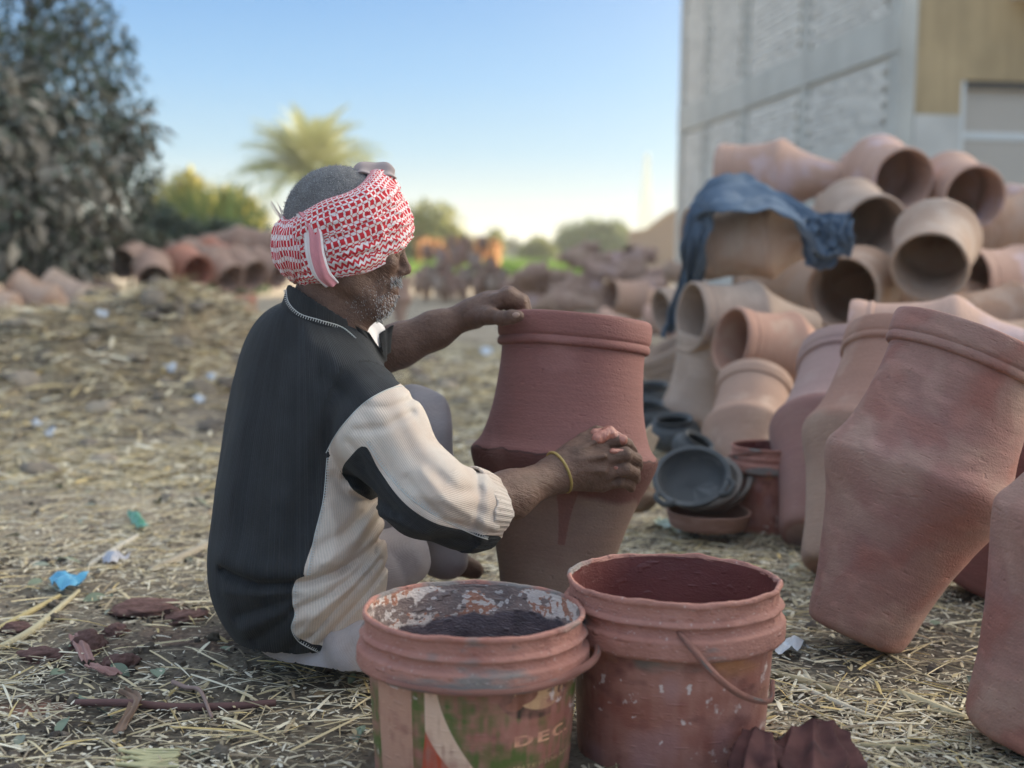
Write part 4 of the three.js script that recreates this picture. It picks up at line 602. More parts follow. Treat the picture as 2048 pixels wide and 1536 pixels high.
  { // grizzled beard and moustache
    const q = faceG.attributes.position, n = faceG.attributes.normal, r = rng(8), pos = [], idx = [], col = [], ok = [];
    for (let i = 0; i < q.count; i++) { const [x, y] = toPx(V(q.getX(i), q.getY(i), q.getZ(i))); let w = 0; if (y > 550 && y < 640 && x > 690 && y < 646 - 0.0 * x && y > 640 - (x - 640) * 0.72) w = 0.35; if (x > 752 && y > 588) w = 0.6; if (x > 780 && y > 554 && y < 570) w = 1.3; if (x > 784 && y > 572 && y < 590) w = 0; if (w) ok.push([i, w]); }
    for (let e = 0; e < 5200 && ok.length; e++) { const [k, w] = ok[Math.floor(r() * ok.length)]; if (r() > w) continue; const len = w > 1 ? 0.008 : w > 0.5 ? 0.0045 : 0.0024, p = V(q.getX(k), q.getY(k), q.getZ(k)).addScaledVector(V(r() - 0.5, r() - 0.5, r() - 0.5), 0.003), nn = V(n.getX(k), n.getY(k), n.getZ(k)), d = nn.multiplyScalar(0.55).add(V((r() - 0.5) * 0.6, -0.75, (r() - 0.5) * 0.6)).normalize(), s = V(r() - 0.5, r() - 0.5, r() - 0.5).cross(d).normalize().multiplyScalar(w > 1 ? 0.0005 : 0.00045), m = pos.length / 3; for (const v of [p.clone().sub(s), p.clone().add(s), p.clone().addScaledVector(d, len * (0.5 + r()))]) pos.push(v.x, v.y, v.z); idx.push(m, m + 1, m + 2); const c = r() < (w > 0.5 ? 0.7 : 0.45) ? 0.34 + 0.3 * r() : 0.06; for (let f = 0; f < 3; f++) col.push(c, c, c); }
    tagPart(mesh('beard', geom(pos, idx, null, col), mat([1, 1, 1], { vertexColors: true, roughness: 0.7 }), man), 'short white and grey beard and moustache'); }
  for (const s of [-1, 1]) { const e = mesh('eye', new THREE.SphereGeometry(9.5 * hr, 16, 12), mat([0.32, 0.28, 0.25], { roughness: 0.25 }), man); e.position.copy(hp(789, 507, s * 25)); const ir = mesh('iris', new THREE.SphereGeometry(5 * hr, 12, 10), mat([0.03, 0.02, 0.015], { roughness: 0.2 }), e); ir.position.set(6.5 * hr * FD.x, -0.001, 6.5 * hr * FD.z + s * 0.001); }
  { const g = new THREE.SphereGeometry(1, 16, 10), o = mesh('thumbnail', g, mat([0.36, 0.24, 0.19], { roughness: 0.4 }), man); o.scale.set(8.5 * hr, 6 * hr, 3.2 * hr); o.position.copy(P(1032, 630, 2.6195)); o.rotation.set(0, -0.25, 0.1); }
  { const a = P(1108, 950, 2.51), c = P(1124, 942, 2.52), o = mesh('wristband', new THREE.TorusGeometry(R(43, 2.515), 0.0026, 8, 48), mat([0.36, 0.25, 0.075], { roughness: 0.6 }), man); o.position.copy(a.clone().lerp(c, 0.65)); o.quaternion.setFromUnitVectors(V(0, 0, 1), c.clone().sub(a).normalize().add(V(0.25, 0.1, 0)).normalize()); tagPart(o, 'thin yellow band round the right wrist'); }

  // ----- sweater -----
  const torsoC = chain([[[700, 765, 2.38], 76, [622, 700, 2.70], 76], [[612, 722, 2.45], 118, [606, 715, 2.60], 116], [[622, 850, 2.43], 148, [606, 830, 2.64], 148], [[602, 985, 2.41], 160, [592, 965, 2.64], 156], [[594, 1110, 2.40], 164, [582, 1100, 2.66], 156], [[600, 1172, 2.40], 160, [590, 1170, 2.66], 148]], 0.06);
  const sleeveC = chain([[[728, 800, 2.345], 74, [762, 864, 2.30], 90], [[762, 864, 2.30], 90, [850, 988, 2.265], 82], [[850, 988, 2.265], 82, [925, 1018, 2.33], 74], [[925, 1018, 2.33], 74, [1010, 1030, 2.415], 69]], 0.03);
  const cuffA = P(948, 1021, 2.352), cuffN = P(1012, 1031, 2.42).sub(P(925, 1016, 2.33)).normalize();
  const folds = [
    [[[436, 1150], [520, 1168], [620, 1162], [690, 1142], [760, 1102]], 9, -13], [[[440, 1122], [520, 1138], [600, 1136], [680, 1118]], 24, 8],
    [[[588, 1218], [650, 1196], [700, 1165], [735, 1130]], 8, -8], [[[590, 1240], [640, 1225], [700, 1180]], 14, 6], [[[612, 1288], [670, 1220], [748, 1146]], 5, -5], [[[632, 1300], [690, 1240], [760, 1168]], 6, -6], [[[600, 1272], [655, 1205], [730, 1150]], 8, 4],
    [[[632, 1098], [690, 1070], [752, 1012]], 12, -6], [[[672, 1150], [722, 1100], [752, 1050]], 8, -7], [[[650, 1120], [706, 1088], [755, 1030]], 12, 6], [[[660, 960], [690, 1000], [720, 1020]], 9, -6], [[[655, 1010], [672, 1060], [664, 1120]], 9, 4],
    [[[470, 1240], [530, 1215], [590, 1196]], 13, -7], [[[500, 1292], [552, 1252], [590, 1222]], 13, -7], [[[480, 1270], [540, 1235], [585, 1212]], 16, 5], [[[560, 1322], [590, 1292], [612, 1280]], 9, -5], [[[448, 1190], [500, 1186], [560, 1176]], 12, 5],
    [[[560, 690], [520, 860], [490, 1060]], 32, -5], [[[600, 700], [575, 880], [560, 1080]], 34, 5], [[[470, 780], [455, 950], [452, 1090]], 26, 4], [[[690, 800], [640, 900], [610, 1040]], 26, -5], [[[660, 730], [620, 860], [580, 1000]], 22, 4],
    [[[620, 650], [680, 690], [760, 740]], 16, -4], [[[600, 680], [680, 740], [750, 800]], 18, 3], [[[640, 760], [700, 800], [735, 830]], 14, -4],
    [[[745, 850], [790, 940], [872, 1010]], 12, -3], [[[790, 826], [832, 905], [890, 950]], 14, -2.6], [[[840, 975], [900, 985], [975, 1012]], 12, 3], [[[815, 812], [868, 880], [905, 900]], 12, -2.5], [[[880, 940], [920, 975], [960, 985]], 9, -3], [[[850, 930], [900, 990], [990, 1065]], 9, 4], [[[820, 945], [890, 1030], [985, 1080]], 9, -4],
    [[[686, 962], [748, 990], [800, 1016]], 9, -6], [[[700, 985], [770, 1022], [850, 1060]], 13, 6], [[[720, 920], [760, 975], [790, 1000]], 9, -4], [[[790, 1040], [860, 1072], [950, 1090]], 9, -4],
    [[[735, 808], [778, 812], [826, 800]], 7, -4], [[[715, 855], [770, 850], [822, 826]], 8, -5], [[[700, 880], [720, 900], [735, 930]], 8, -4],
    [[[952, 955], [958, 1000], [946, 1080]], 6, -4], [[[972, 955], [978, 1010], [962, 1090]], 8, 3],
  ].map(([p, w, d]) => ({ p, w, d: d * 1.28 * hr, x0: Math.min(...p.map((q) => q[0])) - 3 * w, x1: Math.max(...p.map((q) => q[0])) + 3 * w, y0: Math.min(...p.map((q) => q[1])) - 3 * w, y1: Math.max(...p.map((q) => q[1])) + 3 * w }));
  const planeXY = (x, y) => [x, y];                         // creases and seams lie in the plane of the body's side
  const SIDE = 2.26, o0 = P(0, 0, SIDE), ux = P(1, 0, SIDE).sub(o0), uy = P(0, 1, SIDE).sub(o0), det = ux.x * uy.y - ux.y * uy.x;
  const sideXY = (x, y) => { const qx = x - o0.x, qy = y - o0.y; return [(qx * uy.y - qy * uy.x) / det, (ux.x * qy - ux.y * qx) / det]; };
  function foldAt(x, y, z) { const [sx, sy] = sideXY(x, y); let s = 0; for (const f of folds) { if (sx < f.x0 || sx > f.x1 || sy < f.y0 || sy > f.y1) continue; let d = 1e9; for (let i = 0; i < f.p.length - 1; i++) { const [ax, ay] = f.p[i], [bx, by] = f.p[i + 1], ex = bx - ax, ey = by - ay, t = clamp(((sx - ax) * ex + (sy - ay) * ey) / (ex * ex + ey * ey)); d = Math.min(d, Math.hypot(sx - ax - ex * t, sy - ay - ey * t)); } s += f.d * Math.exp(-((d / f.w) ** 2)); } return s; }
  const zMid = P(600, 1000, 2.5).z;
  const neckC = caps([[hp(664, 545), 76 * hr, hp(622, 690), 80 * hr]], 0.01), neckN = V(0, 0, 0).addScaledVector(FD, 78).addScaledVector(UPY, 128).normalize(), neckAt = hp(650, 612);
  const torsoF = (x, y, z) => torsoC(x, y, z);
  const clothF = (x, y, z) => {
    const t = torsoC(x, y, z); let s = smax(sleeveC(x, y, z), (x - cuffA.x) * cuffN.x + (y - cuffA.y) * cuffN.y + (z - cuffA.z) * cuffN.z, 0.003);
    let d = smin(t, s, 0.028); if (Math.abs(d) < 0.04) { d -= foldAt(x, y, z) * smooth(zMid - 0.06, zMid + 0.02, z) + 0.0022 * fbm(x * 16, y * 9, z * 16, 2); }
    return d;
  };
  const clothG0 = surfaceNet(clothF, ...bb([[405, 540, 2.15], [1030, 1360, 2.15], [405, 560, 2.9]], 0.01), 0.0055);
  const axX = P(600, 1000, 2.52), sl = [P(728, 800, 2.345), P(850, 988, 2.265), P(1000, 1030, 2.41)];
  addUV(clothG0, (x, y, z) => {
    if (sleeveC(x, y, z) < torsoC(x, y, z)) { const p = V(x, y, z), first = p.distanceTo(sl[0]) + p.distanceTo(sl[1]) < p.distanceTo(sl[1]) + p.distanceTo(sl[2]) + sl[0].distanceTo(sl[1]) - sl[1].distanceTo(sl[2]) ? 0 : 1; const a = sl[first], b = sl[first + 1], d = b.clone().sub(a).normalize(), q = p.clone().sub(a), t = q.dot(d); q.addScaledVector(d, -t); const n1 = V(0, 0, 1).addScaledVector(d, -d.z).normalize(), n2 = V(0, 0, 0).crossVectors(d, n1); return [Math.atan2(q.dot(n2), q.dot(n1)) * 0.062 * 10, (t + first * sl[0].distanceTo(sl[1])) * 10]; }
    return [Math.atan2(x - axX.x, z - axX.z) * 0.15 * 10, y * 10];
  });
  const pl2 = (pts, cl = true) => polySD(smoothPoly(pts, cl, 5));
  const zf = (sd) => (x, y, z) => { const [a, b] = sideXY(x, y); return sd(a, b); };
  const armPts = [[813, 772], [790, 774], [760, 786], [728, 806], [696, 838], [670, 872], [652, 906], [656, 918], [672, 942], [688, 972], [720, 1010], [760, 1060], [850, 1130], [1000, 1150], [1060, 1030], [1000, 930], [930, 900], [880, 800], [840, 760]];
  const stripePts = [[734, 885], [763, 932], [810, 987], [869, 1030], [947, 1069], [976, 1079], [1000, 1092], [1000, 1140], [869, 1130], [800, 1085], [735, 1040], [700, 1010], [686, 985], [679, 947], [700, 914]];
  const panelPts = [[654, 916], [646, 1002], [629, 1072], [614, 1153], [673, 1150], [720, 1136], [765, 1108], [800, 1050], [800, 960], [720, 960], [688, 972], [672, 942]];
  const hipPts = [[600, 1152], [589, 1168], [587, 1209], [590, 1229], [583, 1256], [594, 1280], [618, 1296], [640, 1306], [700, 1330], [800, 1300], [800, 1080], [765, 1098], [720, 1124], [673, 1140]];
  const armSD = zf(pl2(armPts)), stripeSD = zf(pl2(stripePts)), panelSD = zf(pl2(panelPts)), hipSD = zf(pl2(hipPts));
  const isSleeve = (x, y, z) => sleeveC(x, y, z) - torsoC(x, y, z) - 0.012;
  const nearSide = (x, y, z) => zMid - 0.01 - z;
  let [armG, rest] = split(clothG0, (x, y, z) => Math.max(armSD(x, y, z) * hr, isSleeve(x, y, z) - 0.03));
  const [stripeG, sleeveG] = split(armG, (x, y, z) => stripeSD(x, y, z) * hr);
  let panelG, hipG; [panelG, rest] = split(rest, (x, y, z) => Math.max(panelSD(x, y, z) * hr, nearSide(x, y, z))); [hipG, rest] = split(rest, (x, y, z) => Math.max(hipSD(x, y, z) * hr, nearSide(x, y, z)));
  const ribBump = heightTex(256, 256, (u, v) => 0.5 + 0.3 * Math.sin(u * Math.PI * 2 * 40) * (0.75 + 0.25 * vnoise(u * 40, v * 8, 2, 40, 8)) + 0.1 * vnoise(u * 128, v * 128, 3, 128, 128));
  const darkMap = texture(512, 512, (u, v) => { const s = 0.5 + 0.5 * Math.sin(u * Math.PI * 2 * 40), l = Math.floor(u * 40), k = hash3(l, 3, 1), w = fbm(u * 8, v * 4, 3, 3, 8, 4), n = vnoise(u * 256, v * 100, 1, 256, 100), m = 0.0155 + 0.0125 * s * k + 0.005 * w + 0.004 * n; return [m * 0.95, m * 1.05, m * 1.22]; });
  const creamMap = texture(512, 512, (u, v) => { const s = 0.5 + 0.5 * Math.sin(u * Math.PI * 2 * 40), w = fbm(u * 3, v * 3, 9, 4, 3, 3), n = vnoise(u * 200, v * 90, 4, 200, 90), m = 1 + 0.16 * (s - 0.5) + 0.12 * w + 0.05 * n; const c = mixc([0.59, 0.51, 0.44], [0.48, 0.375, 0.305], clamp(0.3 + 0.9 * w)); return c.map((x) => x * m); });
  const knit = new THREE.MeshPhysicalMaterial({ map: darkMap, bumpMap: ribBump, bumpScale: 0.0013, roughness: 0.95, sheen: 0.25, sheenColor: lin(0.2, 0.2, 0.2), sheenRoughness: 0.5, side: THREE.DoubleSide });
  const cream = new THREE.MeshPhysicalMaterial({ map: creamMap, bumpMap: ribBump, bumpScale: 0.0007, roughness: 0.95, side: THREE.DoubleSide });
  const sw = mesh('sweater', rest, knit, man); sw.userData.label = 'dark ribbed sweater with cream side panels';
  tagPart(mesh('sleeve', sleeveG, cream, sw), 'cream right sleeve'); tagPart(mesh('sleeve_stripe', stripeG, knit, sw), 'dark band under the sleeve'); tagPart(mesh('side_panel', panelG, cream, sw), 'cream side panel'); tagPart(mesh('hip_panel', hipG, cream, sw), 'creased cream lower panel');
  { // ribbed cuff: an open band round the wrist end of the sleeve
    const n1 = V(0, 1, 0).addScaledVector(cuffN, -cuffN.y).normalize(), n2 = V(0, 0, 0).crossVectors(cuffN, n1);
    const cuffF = (x, y, z) => { const qx = x - cuffA.x, qy = y - cuffA.y, qz = z - cuffA.z, pl = qx * cuffN.x + qy * cuffN.y + qz * cuffN.z, a = Math.atan2(qx * n1.x + qy * n1.y + qz * n1.z, qx * n2.x + qy * n2.y + qz * n2.z);
      const d = sleeveC(x, y, z) - 0.002 - 0.0008 * Math.sin(a * 44) - 0.003 * Math.sin(a * 5 + 1) + 0.05 * Math.max(0, pl + 0.002); return smax(smax(d, Math.abs(pl - 0.0) - 0.026 - 0.002 * Math.sin(a * 17) - 0.003 * vnoise(a * 3, 1, 2), 0.003), -(d + 0.0055), 0.002); };
    const g = addUV(surfaceNet(cuffF, ...bb([[850, 900, 2.2], [1060, 1140, 2.2], [850, 900, 2.5], [1060, 1140, 2.5]], 0.01), 0.0032), (x, y, z) => [Math.atan2((x - cuffA.x) * n1.x + (y - cuffA.y) * n1.y + (z - cuffA.z) * n1.z, (x - cuffA.x) * n2.x + (y - cuffA.y) * n2.y + (z - cuffA.z) * n2.z) * 0.6, z * 10]);
    const [dk, lt] = split(g, (x, y, z) => stripeSD(x, y, z) * hr); mesh('cuff', lt, cream, sw); mesh('cuff', dk, knit, sw);
  }
  // collar ring, placket, left sleeve
  const collarF = (x, y, z) => { const pl = (x - neckAt.x) * neckN.x + (y - neckAt.y) * neckN.y + (z - neckAt.z) * neckN.z; return smax(smax(neckC(x, y, z), pl - 0.002 * vnoise(x * 40, y * 40, z * 40), 0.006), -(neckC(x, y, z) + 0.006), 0.002); };
  const cG = addUV(surfaceNet(collarF, ...bb([[560, 530, 2.3], [740, 740, 2.3], [560, 560, 2.62]], 0.01), 0.0035), (x, y, z) => [Math.atan2(x - neckAt.x, z - neckAt.z) * 0.6, y * 10]);
  mesh('collar', cG, knit, sw);
  const lslF = (() => { const c = chain([[[650, 725, 2.70], 62, [790, 682, 2.725], 46]], 0.02), q = P(778, 686, 2.725), n = P(790, 682, 2.725).sub(P(700, 712, 2.71)).normalize(); return (x, y, z) => smax(smax(c(x, y, z), (x - q.x) * n.x + (y - q.y) * n.y + (z - q.z) * n.z + 0.003 * vnoise(x * 60, y * 60, z * 60), 0.004), -(c(x, y, z) + 0.005), 0.002) - 0.001 * vnoise(x * 50, y * 50, z * 50); })();
  mesh('sleeve', addUV(surfaceNet(lslF, ...bb([[640, 620, 2.6], [800, 800, 2.6], [640, 700, 2.82]], 0.02), 0.0045), (x, y, z) => [z * 10, x * 10]), knit, sw).userData.label = 'dark left sleeve pushed up to the elbow';
  const surf = (f, px, py, d0 = 1.9) => { const o = V(0, CAMH, 0), dir = P(px, py, 1).sub(o), len = dir.length(); dir.normalize(); let t = d0 * len; for (let i = 0; i < 200; i++) { const p = o.clone().addScaledVector(dir, t), d = f(p.x, p.y, p.z); if (d < 0.0004) break; t += d * 0.8; if (t > 3.4 * len) return null; } return o.addScaledVector(dir, t); };
  mesh('placket', sheet([P(712, 652, 2.40), P(735, 690, 2.42), P(760, 735, 2.46)], [P(740, 668, 2.42), P(762, 700, 2.45), P(776, 722, 2.5)], 12, 6, (u, v) => 0.003 * Math.sin(v * 6)), knit, sw);
  mesh('undershirt', sheet([P(718, 640, 2.50), P(735, 672, 2.50), P(752, 700, 2.51)], [P(748, 640, 2.56), P(768, 655, 2.56), P(770, 690, 2.56)], 10, 6, (u, v) => 0.003 * Math.sin(v * 9)), mat([0.70, 0.66, 0.64]), man);
  mesh('placket', sheet([P(758, 668, 2.54), P(764, 690, 2.53), P(768, 722, 2.53)], [P(786, 650, 2.56), P(782, 668, 2.56), P(780, 705, 2.56)], 10, 6, (u, v) => 0.003 * Math.sin(v * 7)), knit, sw);
  // overlocked seams
  const thread = mat([0.52, 0.52, 0.50], { roughness: 0.9 });
  function seam(pts, f, side = 1) {
    const c = smoothPoly(pts, false, 10), q = c.map(([x, y]) => surf(f, x, y)).filter(Boolean); if (q.length < 3) return null;
    const cv = new THREE.CatmullRomCurve3(q), L = cv.getLength(), n = Math.floor(L / 0.0042), g = [new THREE.TubeGeometry(cv, n, 0.0008, 5)];
    for (let i = 0; i < n; i++) { const p = cv.getPointAt(i / n), t = cv.getTangentAt(i / n), d = t.clone().cross(FW).normalize().multiplyScalar(side), e = p.clone().addScaledVector(d, 0.0048), tt = new THREE.TubeGeometry(new THREE.LineCurve3(p.clone().addScaledVector(FW, -0.0006), e.addScaledVector(FW, -0.0006)), 1, 0.0006, 4); g.push(tt); }
    return mergeGeometries(g);
  }
  for (const [pts, s] of [[armPts.slice(0, 7), 1], [panelPts.slice(0, 4), 1], [stripePts.slice(0, 6), 1], [hipPts.slice(1, 8), 1]]) { const g = seam(pts, clothF, s); if (g) mesh('seam', g, thread, sw); }
  { const g = seam([[572, 577], [577, 604], [598, 626], [640, 640], [684, 654], [712, 676]], (x, y, z) => Math.min(clothF(x, y, z), collarF(x, y, z)), -1); if (g) mesh('seam', g, thread, sw); }
  { // frayed cuff threads
    const r = rng(14), g = []; for (let i = 0; i < 70; i++) { const a = r() * 6.28, n1 = V(0, 1, 0).addScaledVector(cuffN, -cuffN.y).normalize(), n2 = V(0, 0, 0).crossVectors(cuffN, n1), p = cuffA.clone().addScaledVector(n1, Math.cos(a) * R(67, 2.4)).addScaledVector(n2, Math.sin(a) * R(67, 2.4)); g.push(taperTube([p, p.clone().addScaledVector(cuffN, 0.003).add(V((r() - 0.5) * 0.004, -0.002, 0)), p.clone().addScaledVector(cuffN, 0.006 + 0.005 * r()).add(V((r() - 0.5) * 0.006, -0.005, 0))], [0.0007, 0.0004], 4, 3)); }
    mesh('frayed_edge', mergeGeometries(g), cream, sw); }

  // ----- trousers -----
  const trC = chain([[[630, 1150, 2.74], 96, [838, 836, 2.76], 50], [[838, 836, 2.76], 52, [886, 1098, 2.83], 44], [[600, 1196, 2.42], 112, [794, 1112, 2.52], 50], [[794, 1116, 2.52], 50, [650, 1268, 2.56], 62], [[600, 1296, 2.38], 46, [705, 1302, 2.33], 46], [[705, 1306, 2.34], 42, [820, 1240, 2.48], 34], [[640, 1296, 2.38], 40, [735, 1312, 2.33], 36]], 0.03);
  const trF = (x, y, z) => { const d = trC(x, y, z); return Math.abs(d) > 0.05 ? d : d - 0.017 * Math.abs(fbm(x * 9 + y * 5, y * 7 - x * 4, z * 9, 3)) - 0.005 * (1 - Math.abs(vnoise(x * 14 + y * 9, y * 10 - x * 9, z * 10))) - 0.004 * Math.sin(26 * (x * 0.8 + y * 1.1) + 8 * vnoise(x * 6, y * 6, z * 6)) * smooth(0.45, 0.1, y); };
  const trMap = texture(512, 512, (u, v) => { const w = fbm(u * 4, v * 4, 19, 5, 4, 4), n = vnoise(u * 250, v * 250, 4, 250, 250); const c = mixc([0.45, 0.405, 0.41], [0.34, 0.28, 0.255], clamp(0.4 + 1.0 * w)); return c.map((x) => x * (1 + 0.06 * n)); });
  const weave = heightTex(256, 256, (u, v) => 0.5 + 0.2 * Math.sin(u * 402) * Math.sin(v * 402) + 0.2 * fbm(u * 12, v * 12, 3, 3, 12, 12));
  mesh('trousers', addUV(surfaceNet(trF, ...bb([[470, 760, 2.2], [960, 1370, 2.2], [470, 800, 2.95]], 0.01), 0.007), (x, y, z) => [(x + z) * 4, y * 4]), mat([1, 1, 1], { map: trMap, bumpMap: weave, bumpScale: 0.0012 }), man).userData.label = 'pale grey dusty trousers';

  // ----- headscarf -----
  const RED = [0.50, 0.022, 0.035], WHT = [0.70, 0.655, 0.65];
  const pat = (u, v, zig) => {                               // houndstooth net and zigzag rows, in cells
    if (zig) { const x = u - Math.floor(u), t = Math.abs(x * 2 - 1), q = v * 1.15 + t * 0.55, f = q - Math.floor(q); return f < 0.46 ? RED : WHT; }
    const fx = u - Math.floor(u) - 0.5, fy = v - Math.floor(v) - 0.5, a = Math.max(Math.abs(fx) * 0.95, Math.abs(fy) * 1.05), dd = Math.min(Math.abs(Math.abs(fx) - Math.abs(fy)), 1), far = Math.max(Math.abs(fx), Math.abs(fy));
    return a < 0.33 || (dd < 0.05 && far > 0.25) ? RED : WHT;
  };
  const scarfMap = texture(1024, 1024, (u, v) => { const w = 0.12 * vnoise(u * 14, v * 14, 5, 14, 14), zz = v < 0.36, c = pat(u * 64 + w * 3, v * 18 + w * 2, zz && v > 0.06), n = 1 + 0.08 * vnoise(u * 500, v * 500, 2) + 0.1 * fbm(u * 10, v * 10, 3, 3, 10, 10); const k = v > 0.93 || v < 0.05 ? mixc(c, [0.62, 0.28, 0.30], 0.6) : c; return k.map((x) => x * n); });
  const scarf = mat([1, 1, 1], { map: scarfMap, bumpMap: weave, bumpScale: 0.0008, roughness: 0.95 });
  const RC = hp(688, 462), e1 = V(0, 0, 0).addScaledVector(FD, 0.963).addScaledVector(UPY, 0.27).normalize(), en = V(0, 0, 0).addScaledVector(FD, -0.27).addScaledVector(UPY, 0.963).normalize();
  function wrap(aF, bL, topF, botF, th, foldAmp, seed, u0 = 0, u1 = Math.PI * 2, vr = [0, 1]) {
    const NU = 260, NV = 64, pos = [], uv = [], idx = [];
    for (let i = 0; i <= NU; i++) { const ph = mixn(u0, u1, i / NU), c = Math.cos(ph), s = Math.sin(ph), top = topF(ph), bot = botF(ph), mid = (top + bot) / 2, hw = (top - bot) / 2;
      for (let j = 0; j <= NV; j++) { const ps = j / NV * Math.PI * 2 - Math.PI / 2, rad = Math.cos(ps), h = Math.sin(ps), hh = Math.sign(h) * Math.pow(Math.abs(h), 0.8);
        const lv = mid + hw * hh, taper = 1 - 0.16 * Math.max(0, lv / 90) ** 2 - 0.10 * Math.max(0, -lv / 90) ** 2;
        const cr = 1 - Math.abs(vnoise(c * 2.1 + s * 0.6 + seed, lv / 13 + 0.9 * vnoise(c * 2.5, s * 2.5, seed + 3), s * 2.1)), cr2 = 1 - Math.abs(vnoise(c * 3.4 + seed, lv / 8 + c, s * 3.4 + 4)), f = foldAmp * (cr * cr - 0.45) + foldAmp * 0.35 * (cr2 * cr2 * cr2 - 0.3);
        const A = (aF * taper + th * rad + (rad > 0 ? f : 0)) * hr, Bq = (bL * taper + th * rad + (rad > 0 ? f : 0)) * hr, q = RC.clone().addScaledVector(e1, A * c).addScaledVector(LAT, Bq * s).addScaledVector(en, lv * hr);
        pos.push(q.x, q.y, q.z); uv.push(ph / (Math.PI * 2), mixn(vr[0], vr[1], rad >= 0 ? j / NV * 2 : 2 - j / NV * 2)); } }
    for (let i = 0; i < NU; i++) for (let j = 0; j < NV; j++) { const a = i * (NV + 1) + j, b = a + NV + 1; idx.push(a, b, a + 1, b, b + 1, a + 1); }
    return geom(pos, idx, uv);
  }
  const bt = (f, n, b) => (ph) => { const c = Math.cos(ph), s = Math.sin(ph); return c > 0 ? mixn(n, f, c * c) : mixn(n, b, c * c); };
  const hs = mesh('headscarf', wrap(110, 84, bt(92, 66, 44), bt(-46, -80, -66), 20, 12, 3), scarf, man); hs.userData.label = 'red and white checked headscarf wound round the head';
  mesh('fold', wrap(113, 88, bt(-22, -52, -46), bt(-54, -90, -84), 17, 10, 7, 0, Math.PI * 2, [0.0, 0.30]), scarf, hs);
  mesh('fold', wrap(108, 82, bt(104, 70, 44), bt(40, 34, 6), 18, 7, 9, 0, Math.PI * 2, [0.5, 0.98]), scarf, hs);
  for (const [f0, n0, k0, wid, rad, sd, vr] of [[62, 30, -6, 38, 5, 21, [0.40, 0.95]], [16, -22, -34, 30, 6, 23, [0.36, 0.80]], [-22, -58, -60, 24, 5, 27, [0.06, 0.40]], [-4, -44, -52, 15, 7, 31, [0.0, 0.2]]]) {
    const c = (ph) => { const x = Math.cos(ph); return (x > 0 ? mixn(n0, f0, Math.pow(x, 1.4)) : mixn(n0, k0, Math.pow(-x, 1.4))) + 5 * Math.sin(ph * 2 + sd); };
    mesh('fold', wrap(112 + rad, 86 + rad, (ph) => c(ph) + wid, (ph) => c(ph) - wid, 19, 9, sd, 0, Math.PI * 2, vr), scarf, hs);
  }
  { // knot bundle at the back
    const g = new THREE.SphereGeometry(1, 90, 60), p = g.attributes.position, uv = g.attributes.uv, c = hp(592, 497, 30);
    for (let i = 0; i < p.count; i++) { const x = p.getX(i), y = p.getY(i), z = p.getZ(i), cr = 1 - Math.abs(vnoise(x * 3.2 + y * 0.8 + 5, y * 1.3, z * 3.2)), k = 1 + 0.14 * (cr * cr - 0.5); const q = c.clone().addScaledVector(FD, x * 50 * hr * k).addScaledVector(UPY, y * 66 * hr * k).addScaledVector(FD, -y * 6 * hr).addScaledVector(LAT, z * 66 * hr * k); p.setXYZ(i, q.x, q.y, q.z); uv.setXY(i, uv.getX(i) * 0.85, 0.36 + uv.getY(i) * 0.5); }
    g.computeVertexNormals(); mesh('knot', g, scarf, hs);
    const stripe = texture(256, 64, (u, v) => { const k = v < 0.12 || (v > 0.3 && v < 0.36) || v > 0.94 ? [0.72, 0.68, 0.68] : v > 0.36 ? [0.58, 0.24, 0.27] : [0.70, 0.62, 0.63]; return k.map((x) => x * (1 + 0.1 * vnoise(u * 30, v * 60, 2))); });
    mesh('loose_end', sheet([hp(588, 432, 88), hp(602, 462, 100), hp(606, 510, 104), hp(620, 550, 97), hp(640, 570, 84)], [hp(604, 427, 92), hp(632, 456, 112), hp(640, 508, 117), hp(652, 545, 109), hp(670, 564, 90)], 36, 12, (u, v) => 0.006 * Math.sin(v * 3.1) + 0.002 * Math.sin(v * 14 + u * 5)), mat([1, 1, 1], { map: stripe, roughness: 0.95 }), hs);
    mesh('loose_end', sheet([hp(706, 334, 12), hp(724, 326, 6), hp(748, 322, 2), hp(772, 325, -2), hp(788, 338, -6)], [hp(708, 350, 34), hp(726, 350, 34), hp(748, 352, 32), hp(770, 354, 26), hp(790, 360, 14)], 30, 12, (u, v) => 0.003 * Math.sin(u * 9) + 0.002 * Math.sin(v * 8)), mat([0.34, 0.275, 0.265], { roughness: 0.95 }), hs);
    const r = rng(17), th = []; for (let i = 0; i < 9; i++) { const b = hp(566 + r() * 14, 440 + r() * 8, 20 + r() * 30), e = hp(538 + r() * 22, 402 + r() * 26, 20 + r() * 40); th.push(taperTube([b, b.clone().lerp(e, 0.5).add(V(0.004 * (r() - 0.5), -0.004, 0)), e], [0.0009, 0.0006, 0.0004], 4, 8)); } mesh('fringe', mergeGeometries(th), mat([0.6, 0.5, 0.48]), hs);
  }
}

